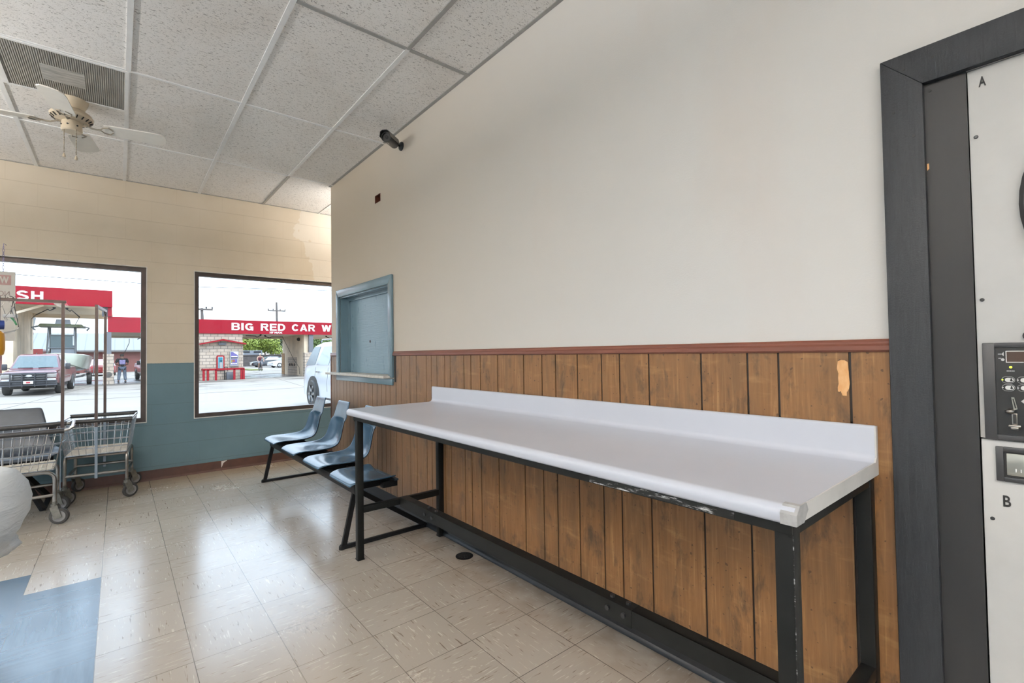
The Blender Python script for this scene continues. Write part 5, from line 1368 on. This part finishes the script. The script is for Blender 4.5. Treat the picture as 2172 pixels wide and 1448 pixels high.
p = at(572, 775, 66); sedan(p.x, 66, R(12), 'car_white', 'small white car parked far off by the dark yard fence')
p = at(600, 772, 70); sedan(p.x-3.5, 72, R(0), 'car_black', 'dark van-like car parked behind the small white car', 'car')
p = at(212, 776, 62); sedan(p.x, 58., R(-85), 'car_red', 'red car parked far off, seen between the rack uprights and the block pier')
p = at(700, 775, 52); sedan(p.x-4.2, 52, R(6), 'car_silver', 'silver car glimpsed between the block pier and the white vehicle', 'car')

# ---- boat on its trailer
bxC, byF = -4.15, 34.4
t = thing('boat', (bxC, byF+3, GZ), 'pale green centre-console boat with a canvas top in the tall wash bay', 'boat')
def hull(yy, hw, zk, zc, zs):
    return [(bxC-hw, yy, zs), (bxC-hw*.86, yy, zc), (bxC, yy, zk), (bxC+hw*.86, yy, zc), (bxC+hw, yy, zs), (bxC+hw*.93, yy, zs+.04), (bxC-hw*.93, yy, zs+.04)]
g = G(); g.loft([hull(byF, .07, 1.05, 1.15, 1.50), hull(byF+.7, .62, .65, .90, 1.47), hull(byF+1.8, 1.02, .42, .70, 1.42), hull(byF+3.5, 1.2, .35, .60, 1.36), hull(byF+6.4, 1.2, .35, .58, 1.32)]); hu = g.build('hull', 'boat', t, ang=40)
yc = byF+3.1
def bp(px, py, y): return at(px, py, y)
g = G(); g.loft([[(bxC-.50, yc, 1.3), (bxC+.52, yc, 1.3), (bxC+.52, yc+.9, 1.3), (bxC-.50, yc+.9, 1.3)], [(bxC-.48, yc+.1, 2.0), (bxC+.5, yc+.1, 2.0), (bxC+.48, yc+.8, 2.0), (bxC-.46, yc+.8, 2.0)]]); cs = g.build('console', 'boat_grey', t)
x0, x1 = bxC-.60, bxC+.50
g = G(); g.b2(x0+.08, x1-.08, yc+.02, yc+.05, 1.85, 2.55); g.build('windscreen', 'cabglass', cs)
for xx in (x0, x1):
    g = G(); g.tube([(xx-.06 if xx < bxC else xx+.06, yc, 1.35), (xx, yc, 2.6), (xx, yc+.1, 3.05)], .045, 8); g.build('upright', 'alum', t)
    g = G(); g.tube([(xx, yc+1.1, 1.35), (xx, yc+1.0, 3.05)], .04, 8); g.build('upright', 'alum', t)
g = G(); g.tube([(x0, yc, 2.58), (x1, yc, 2.58)], .035, 8); g.tube([(x0, yc, 1.85), (x1, yc, 1.85)], .035, 8); g.build('cross_tube', 'alum', t)
g = G(); g.loft([[(x0-.42, yc-.45, 3.07), (x1+.45, yc-.45, 3.05), (x1+.45, yc+1.5, 3.05), (x0-.42, yc+1.5, 3.07)], [(x0-.30, yc-.35, 3.22), (x1+.32, yc-.35, 3.2), (x1+.32, yc+1.4, 3.2), (x0-.3, yc+1.4, 3.22)]]); tp = g.build('canvas_top', 'boat_top', t)
g = G(); g.loft([[(bxC-.32, yc-.2, 3.2), (bxC+.34, yc-.2, 3.2), (bxC+.34, yc+.4, 3.2), (bxC-.32, yc+.4, 3.2)], [(bxC-.27, yc-.15, 3.48), (bxC+.29, yc-.15, 3.48), (bxC+.29, yc+.35, 3.48), (bxC-.27, yc+.35, 3.48)]]); g.build('electronics_box', 'alum', tp)
for s in (-1, 1):
    for k in range(2):
        xx = (x0-.40 if s < 0 else x1+.42)
        g = G(); g.tube([(xx, yc-.42+.5*k, 3.08), (xx+s*.22, yc-.5+.5*k, 3.0), (xx+s*.12, yc-.55+.5*k, 2.85)], .03, 6); g.build('rod_holder', 'alum', tp)
t2 = thing('boat_trailer', (bxC, byF+3, GZ), 'metal boat trailer under the pale green boat', 'trailer')
for s in (-1, 1):
    g = G(); g.bar((bxC+s*.25, byF-1.2, GZ+.5), (bxC+s*.85, byF+2.2, GZ+.5), .08, .1); g.bar((bxC+s*.85, byF+2.2, GZ+.5), (bxC+s*.85, byF+6.2, GZ+.5), .08, .1); g.build('frame_rail', 'alum', t2)
    for yy in (byF+3.6, byF+4.4):
        gt, gh = G(), G(); wheel(gt, gh, bxC+s*1.12, yy, GZ+.34, .33, .2, (s, 0, 0)); w_ = gt.build('wheel', 'rubber', t2); gh.build('rim', 'car_silver', w_)
    g = G(); g.bar((bxC+s*1.05, byF+3.2, GZ+.74), (bxC+s*1.05, byF+4.8, GZ+.74), .28, .03); g.build('mudguard', 'bumper_dark', t2)
    g = G(); g.bar((bxC+s*.55, byF+1.5, .42), (bxC+s*.55, byF+6, .30), .08, .05); g.build('bunk', 'bark', t2)
    g = G(); g.bar((bxC+s*1.25, byF+5.6, GZ+.45), (bxC+s*1.3, byF+5.6, 1.6), .05, .05); g.build('guide_post', 'sign_white', t2)

# ================================================================== PEOPLE
def skin_mesh(name, chain, mat, parent, sub=1):
    """chain: {key: (pos, radius, parent_key)}"""
    keys = list(chain); idx = {k: i for i, k in enumerate(keys)}
    off = WL.get(parent.name, Vector())
    me = bpy.data.meshes.new(name)
    me.from_pydata([Vector(chain[k][0])-off for k in keys], [(idx[k], idx[chain[k][2]]) for k in keys if chain[k][2]], [])
    o = bpy.data.objects.new(name, me); COL.objects.link(o); o.parent = parent; WL[o.name] = off
    m = o.modifiers.new('Skin', 'SKIN'); m.use_smooth_shade = True
    for i, k in enumerate(keys):
        r = chain[k][1]; r = (r, r) if not isinstance(r, tuple) else r
        me.skin_vertices[0].data[i].radius = r
        me.skin_vertices[0].data[i].use_root = (i == 0)
    s = o.modifiers.new('Subsurf', 'SUBSURF'); s.levels = sub; s.render_levels = sub
    me.materials.append(MAT[mat]); return o
def person(x, y, z, rz, J, label, top, bottom, hairmat, clothes):
    t = thing('person', (x, y, z), label, 'person')
    c, s = math.cos(rz), math.sin(rz)
    def W(p): return Vector((x+c*p[0]-s*p[1], y+s*p[0]+c*p[1], z+p[2]))
    ch = {}
    def put(k, p, r, par): ch[k] = (W(p), r, par)
    put('pelvis', J['pelvis'], .12, None); put('waist', J['waist'], .115, 'pelvis'); put('chest', J['chest'], (.15, .12), 'waist'); put('neck0', J['neck'], .06, 'chest')
    h = Vector(J['head']); n = Vector(J['neck']); d = (h-n).normalized()
    put('jaw', tuple(n+d*.09), .075, 'neck0'); put('head', tuple(n+d*.17), .098, 'jaw'); put('crown', tuple(n+d*.25), .07, 'head')
    f = J.get('face', (0, -1, 0)); hp = n+d*.155
    put('nose', tuple(hp+Vector(f)*.115), .014, 'head')
    for sd in 'lr':
        q = -1 if sd == 'l' else 1
        put('sh'+sd, J['sh'+sd], .062, 'chest'); put('el'+sd, J['el'+sd], .045, 'sh'+sd); put('wr'+sd, J['wr'+sd], .030, 'el'+sd)
        w = Vector(J['wr'+sd]); e = Vector(J['el'+sd]); dd = (w-e).normalized()
        palm = w+dd*.07; put('pa'+sd, tuple(palm), (.042, .020), 'wr'+sd)
        side = dd.cross(Vector((0, 1, .2))).normalized()
        for i, (o_, L) in enumerate(((-.032, .065), (-.011, .078), (.011, .074), (.032, .058))):
            b = palm+dd*.03+side*o_; put('f%d%s' % (i, sd), tuple(b+dd*L*.5), .0095, 'pa'+sd); put('g%d%s' % (i, sd), tuple(b+dd*L+Vector((0, -.02, -.01))), .008, 'f%d%s' % (i, sd))
        put('th'+sd, tuple(w+dd*.045+side*-.045), .011, 'pa'+sd); put('ti'+sd, tuple(w+dd*.085+side*-.062), .009, 'th'+sd)
        put('hi'+sd, J['hi'+sd], .095, 'pelvis'); put('kn'+sd, J['kn'+sd], .062, 'hi'+sd); put('an'+sd, J['an'+sd], .042, 'kn'+sd)
        a = Vector(J['an'+sd]); put('to'+sd, tuple(a+Vector((0, -.15, -.045))), .035, 'an'+sd)
    skin_mesh('body', ch, 'skin', t)
    # shirt
    k = 1.0
    sc = {'pelvis': (W(J['pelvis']), (.165, .135), None), 'waist': (W(J['waist']), (.17, .14), 'pelvis'), 'chest': (W(J['chest']), (.185, .15), 'waist'), 'collar': (W(tuple(Vector(J['neck'])-d*.03)), .085, 'chest')}
    if clothes.get('hem'): sc['hem'] = (W(tuple(Vector(J['pelvis'])+Vector((0, 0, -.10)))), (.17, .135), 'pelvis')
    if clothes.get('sleeve', True):
        for sd in 'lr':
            S_, E_ = Vector(J['sh'+sd]), Vector(J['el'+sd])
            sc['s'+sd] = (W(S_), .082, 'chest'); sc['e'+sd] = (W(S_.lerp(E_, .75)), .072, 's'+sd)
    shirt = skin_mesh('shirt', sc, top, t)
    pc = {'p': (W(tuple(Vector(J['pelvis'])+Vector((0, 0, .02)))), (.155, .13), None)}
    for sd in 'lr':
        H_, K_, A_ = Vector(J['hi'+sd]), Vector(J['kn'+sd]), Vector(J['an'+sd])
        pc['h'+sd] = (W(H_), .118, 'p'); pc['k'+sd] = (W(K_), .088 if clothes.get('long', True) else .095, 'h'+sd)
        if clothes.get('long', True): pc['a'+sd] = (W(A_+Vector((0, 0, .02))), .075, 'k'+sd)
    skin_mesh('trousers', pc, bottom, t)
    for sd in 'lr':
        A_ = Vector(J['an'+sd]); a, b = W(A_+Vector((0, .06, -.055))), W(A_+Vector((0, -.19, -.06)))
        g = G(); g.bar(a, b, .10, .07, bev=.025); g.build('shoe', 'shoe', t)
    g = G(); hc = W(tuple(n+d*.172+Vector(f)*-.008)); g.ball(hc, .108, (.95, 1.0, 1.0), 16)
    for v in list(g.bm.verts):
        if v.co.z < hc.z-.04: v.co.z = hc.z-.04+(v.co.z-hc.z+.04)*.25
    g.build('hair' if hairmat == 'hair' else 'cap', hairmat, t)
    g = G()
    for q in (-1, 1): 
        e_ = hp+Vector((q*.035, 0, .02))+Vector(f)*.088; g.ball(W(tuple(e_)), .012, seg=8)
    g.build('eyes', 'ink', t)
    return t, W
J = dict(pelvis=(0, 0, .93), waist=(0, -.02, 1.10), chest=(0, -.01, 1.32), neck=(0, .0, 1.47), head=(.02, .04, 1.72), face=(0, -1, -.2),
         shl=(-.22, 0, 1.40), shr=(.22, 0, 1.40), ell=(-.30, -.06, 1.12), elr=(.32, -.05, 1.13), wrl=(-.17, -.26, 1.05), wrr=(.16, -.27, 1.06),
         hil=(-.10, 0, .88), hir=(.10, 0, .88), knl=(-.13, -.03, .50), knr=(.14, -.02, .50), anl=(-.16, .02, .10), anr=(.17, .02, .10))
mx = at(259, 811, 37.6)
t, W = person(mx.x, 37.6, GZ+.012, PI+R(4), J, 'man in black T-shirt with pale back print and grey jeans, seen from behind', 'shirt_black', 'jeans', 'hair', dict(hem=True))
g = G(); g.bar(W((-.13, .172, 1.17)), W((.13, .172, 1.17)), .006, .30) if False else None
pts = []
g = G()
def back(u, v):
    xx = -.14+.28*u; zz = 1.10+.27*v
    return W((xx, .155-.25*xx*xx+.012*math.sin(PI*v), zz))
g.grid(back, 6, 4)
g2 = g; pr_ = g2.build('shirt_print', 'shirt_print', t); m = pr_.modifiers.new('Solidify', 'SOLIDIFY'); m.thickness = .02; m.offset = 0
# cyclist
cy = at(552, 786, 53.)
t = thing('bicycle', (cy.x, 53, GZ), 'bicycle ridden head-on towards the wash by the cyclist', 'bicycle')
X = cy.x
for yy in (52.5, 53.5):
    g = G(); g.tube([(X, yy+.33*math.cos(2*PI*k/24), GZ+.34+.33*math.sin(2*PI*k/24)) for k in range(24)], .022, 6, closed=True); wq = g.build('wheel', 'rubber', t)
    for k in range(6):
        a = 2*PI*k/6; g = G(); g.tube([(X, yy, GZ+.34), (X, yy+.32*math.cos(a), GZ+.34+.32*math.sin(a))], .005, 4); g.build('spoke', 'car_silver', wq)
g = G(); g.tube([(X, 53.5, GZ+.34), (X, 53.08, GZ+.34), (X, 52.64, GZ+.85), (X, 53.2, GZ+.82), (X, 53.08, GZ+.34)], .022, 6); g.tube([(X, 52.5, GZ+.34), (X, 52.62, GZ+1.0)], .022, 6); g.build('frame', 'ink', t)
g = G(); g.tube([(X-.28, 52.72, GZ+1.02), (X, 52.6, GZ+1.02), (X+.28, 52.72, GZ+1.02)], .018, 6); g.build('handlebar', 'ink', t)
g = G(); g.box((X, 53.25, GZ+.93), (.14, .25, .06), bev=.02); g.build('saddle', 'ink', t)
J = dict(pelvis=(0, .25, 1.0), waist=(0, .18, 1.16), chest=(0, .08, 1.36), neck=(0, .0, 1.50), head=(0, -.03, 1.75), face=(0, -1, 0),
         shl=(-.20, .05, 1.43), shr=(.20, .05, 1.43), ell=(-.30, -.12, 1.20), elr=(.30, -.12, 1.20), wrl=(-.27, -.27, 1.06), wrr=(.27, -.27, 1.06),
         hil=(-.10, .22, .96), hir=(.10, .22, .96), knl=(-.13, -.12, .78), knr=(.13, -.05, .62), anl=(-.12, .05, .36), anr=(.12, .08, .22))
person(X, 53.0, GZ, 0, J, 'cyclist with a pale cap, maroon sleeveless top and shorts riding beyond the bay', 'tank', 'shorts', 'hat', dict(sleeve=False, long=False))
SKY, SUN, LAMP, UP, FLUSH, EXPO = 4.3, 2.2, 6, 172, 7, 0.0

# ================================================================== LIGHT
w = bpy.data.worlds.new('world'); scene.world = w; w.use_nodes = True
nt = w.node_tree; nt.nodes.clear()
o = nt.nodes.new('ShaderNodeOutputWorld'); b = nt.nodes.new('ShaderNodeBackground'); tc = nt.nodes.new('ShaderNodeTexCoord'); sp = nt.nodes.new('ShaderNodeSeparateXYZ'); cr = nt.nodes.new('ShaderNodeValToRGB')
nt.links.new(tc.outputs['Generated'], sp.inputs[0]); nt.links.new(sp.outputs[2], cr.inputs[0]); nt.links.new(cr.outputs[0], b.inputs[0]); nt.links.new(b.outputs[0], o.inputs[0])
e = cr.color_ramp.elements; e[0].position = 0.; e[0].color = (.36, .38, .39, 1); e[1].position = .5; e[1].color = (.76, .95, 1.18, 1)
q = cr.color_ramp.elements.new(.16); q.color = (.60, .69, .80, 1)
b.inputs[1].default_value = SKY
sd_ = bpy.data.lights.new('sun', 'SUN'); sd_.energy = SUN; sd_.angle = R(1.5); sd_.color = (1, .95, .88)
so = bpy.data.objects.new('sun', sd_); COL.objects.link(so); so.rotation_euler = (R(34), 0, R(18))
# added out-of-view fill lights shaped as hanging fluorescent fittings (light goes down and up)
for (x, y, kf) in ((-2.6, -1.6, 1), (-3.9, .8, 1), (-3.9, 3.4, .9), (-5.2, -1.0, 1), (-3.9, 4.95, .14), (.95, 4.8, .28)):
    t = bpy.data.objects.new('added_fill_light', None); COL.objects.link(t); t.location = (x, y, ZC); WL[t.name] = Vector((x, y, ZC)); t['kind'] = 'structure'; t['category'] = 'light'
    t['label'] = 'added unseen fill light shaped as a fluorescent fitting on two rods'
    g = G(); g.b2(x-.10, x+.10, y-.62, y+.62, 2.36, 2.42, bev=.01); g.build('housing', 'white_p', t)
    for q in (-.45, .45):
        g = G(); g.cyl((x, y+q, 2.42), (x, y+q, ZC), .006, 8); g.build('rod', 'chrome', t)
    g = G(); g.b2(x-.08, x+.08, y-.6, y+.6, 2.354, 2.36); g.build('lens', 'fill_lens_glow', t)
    for up in (0, 1):
        ld = bpy.data.lights.new('added_fill_lamp', 'AREA'); ld.shape = 'RECTANGLE'; ld.size = .2; ld.size_y = 1.2; ld.energy = (UP if up else LAMP)*kf; ld.color = (1, .98, .955)
        lo_ = bpy.data.objects.new('added_fill_lamp', ld); COL.objects.link(lo_); lo_.location = (x, y, 2.43 if up else 2.345); lo_.rotation_euler = (PI if up else 0, 0, 0)
# added out-of-view fill lights, shaped as flush troffers beside and behind the camera
for (x, y) in ((-2.86, .0), (-1.64, -1.8), (-2.86, -1.8)):
    t = bpy.data.objects.new('added_fill_light', None); COL.objects.link(t); t.location = (x, y, ZC); WL[t.name] = Vector((x, y, ZC)); t['kind'] = 'structure'; t['category'] = 'light'
    t['label'] = 'added unseen fill light shaped as a flush ceiling troffer'
    g = G(); g.b2(x-.29, x+.29, y-.59, y+.59, ZC-.012, ZC-.002); g.build('lens', 'fill_lens_glow', t)
    ld = bpy.data.lights.new('added_fill_lamp', 'AREA'); ld.shape = 'RECTANGLE'; ld.size = .56; ld.size_y = 1.16; ld.energy = FLUSH; ld.color = (1, .975, .945)
    lo_ = bpy.data.objects.new('added_fill_lamp', ld); COL.objects.link(lo_); lo_.location = (x, y, ZC-.016)
scene.view_settings.view_transform = 'Standard'; scene.view_settings.look = 'None'; scene.view_settings.gamma = 1
scene.view_settings.use_curve_mapping = False
scene.view_settings.exposure = EXPO
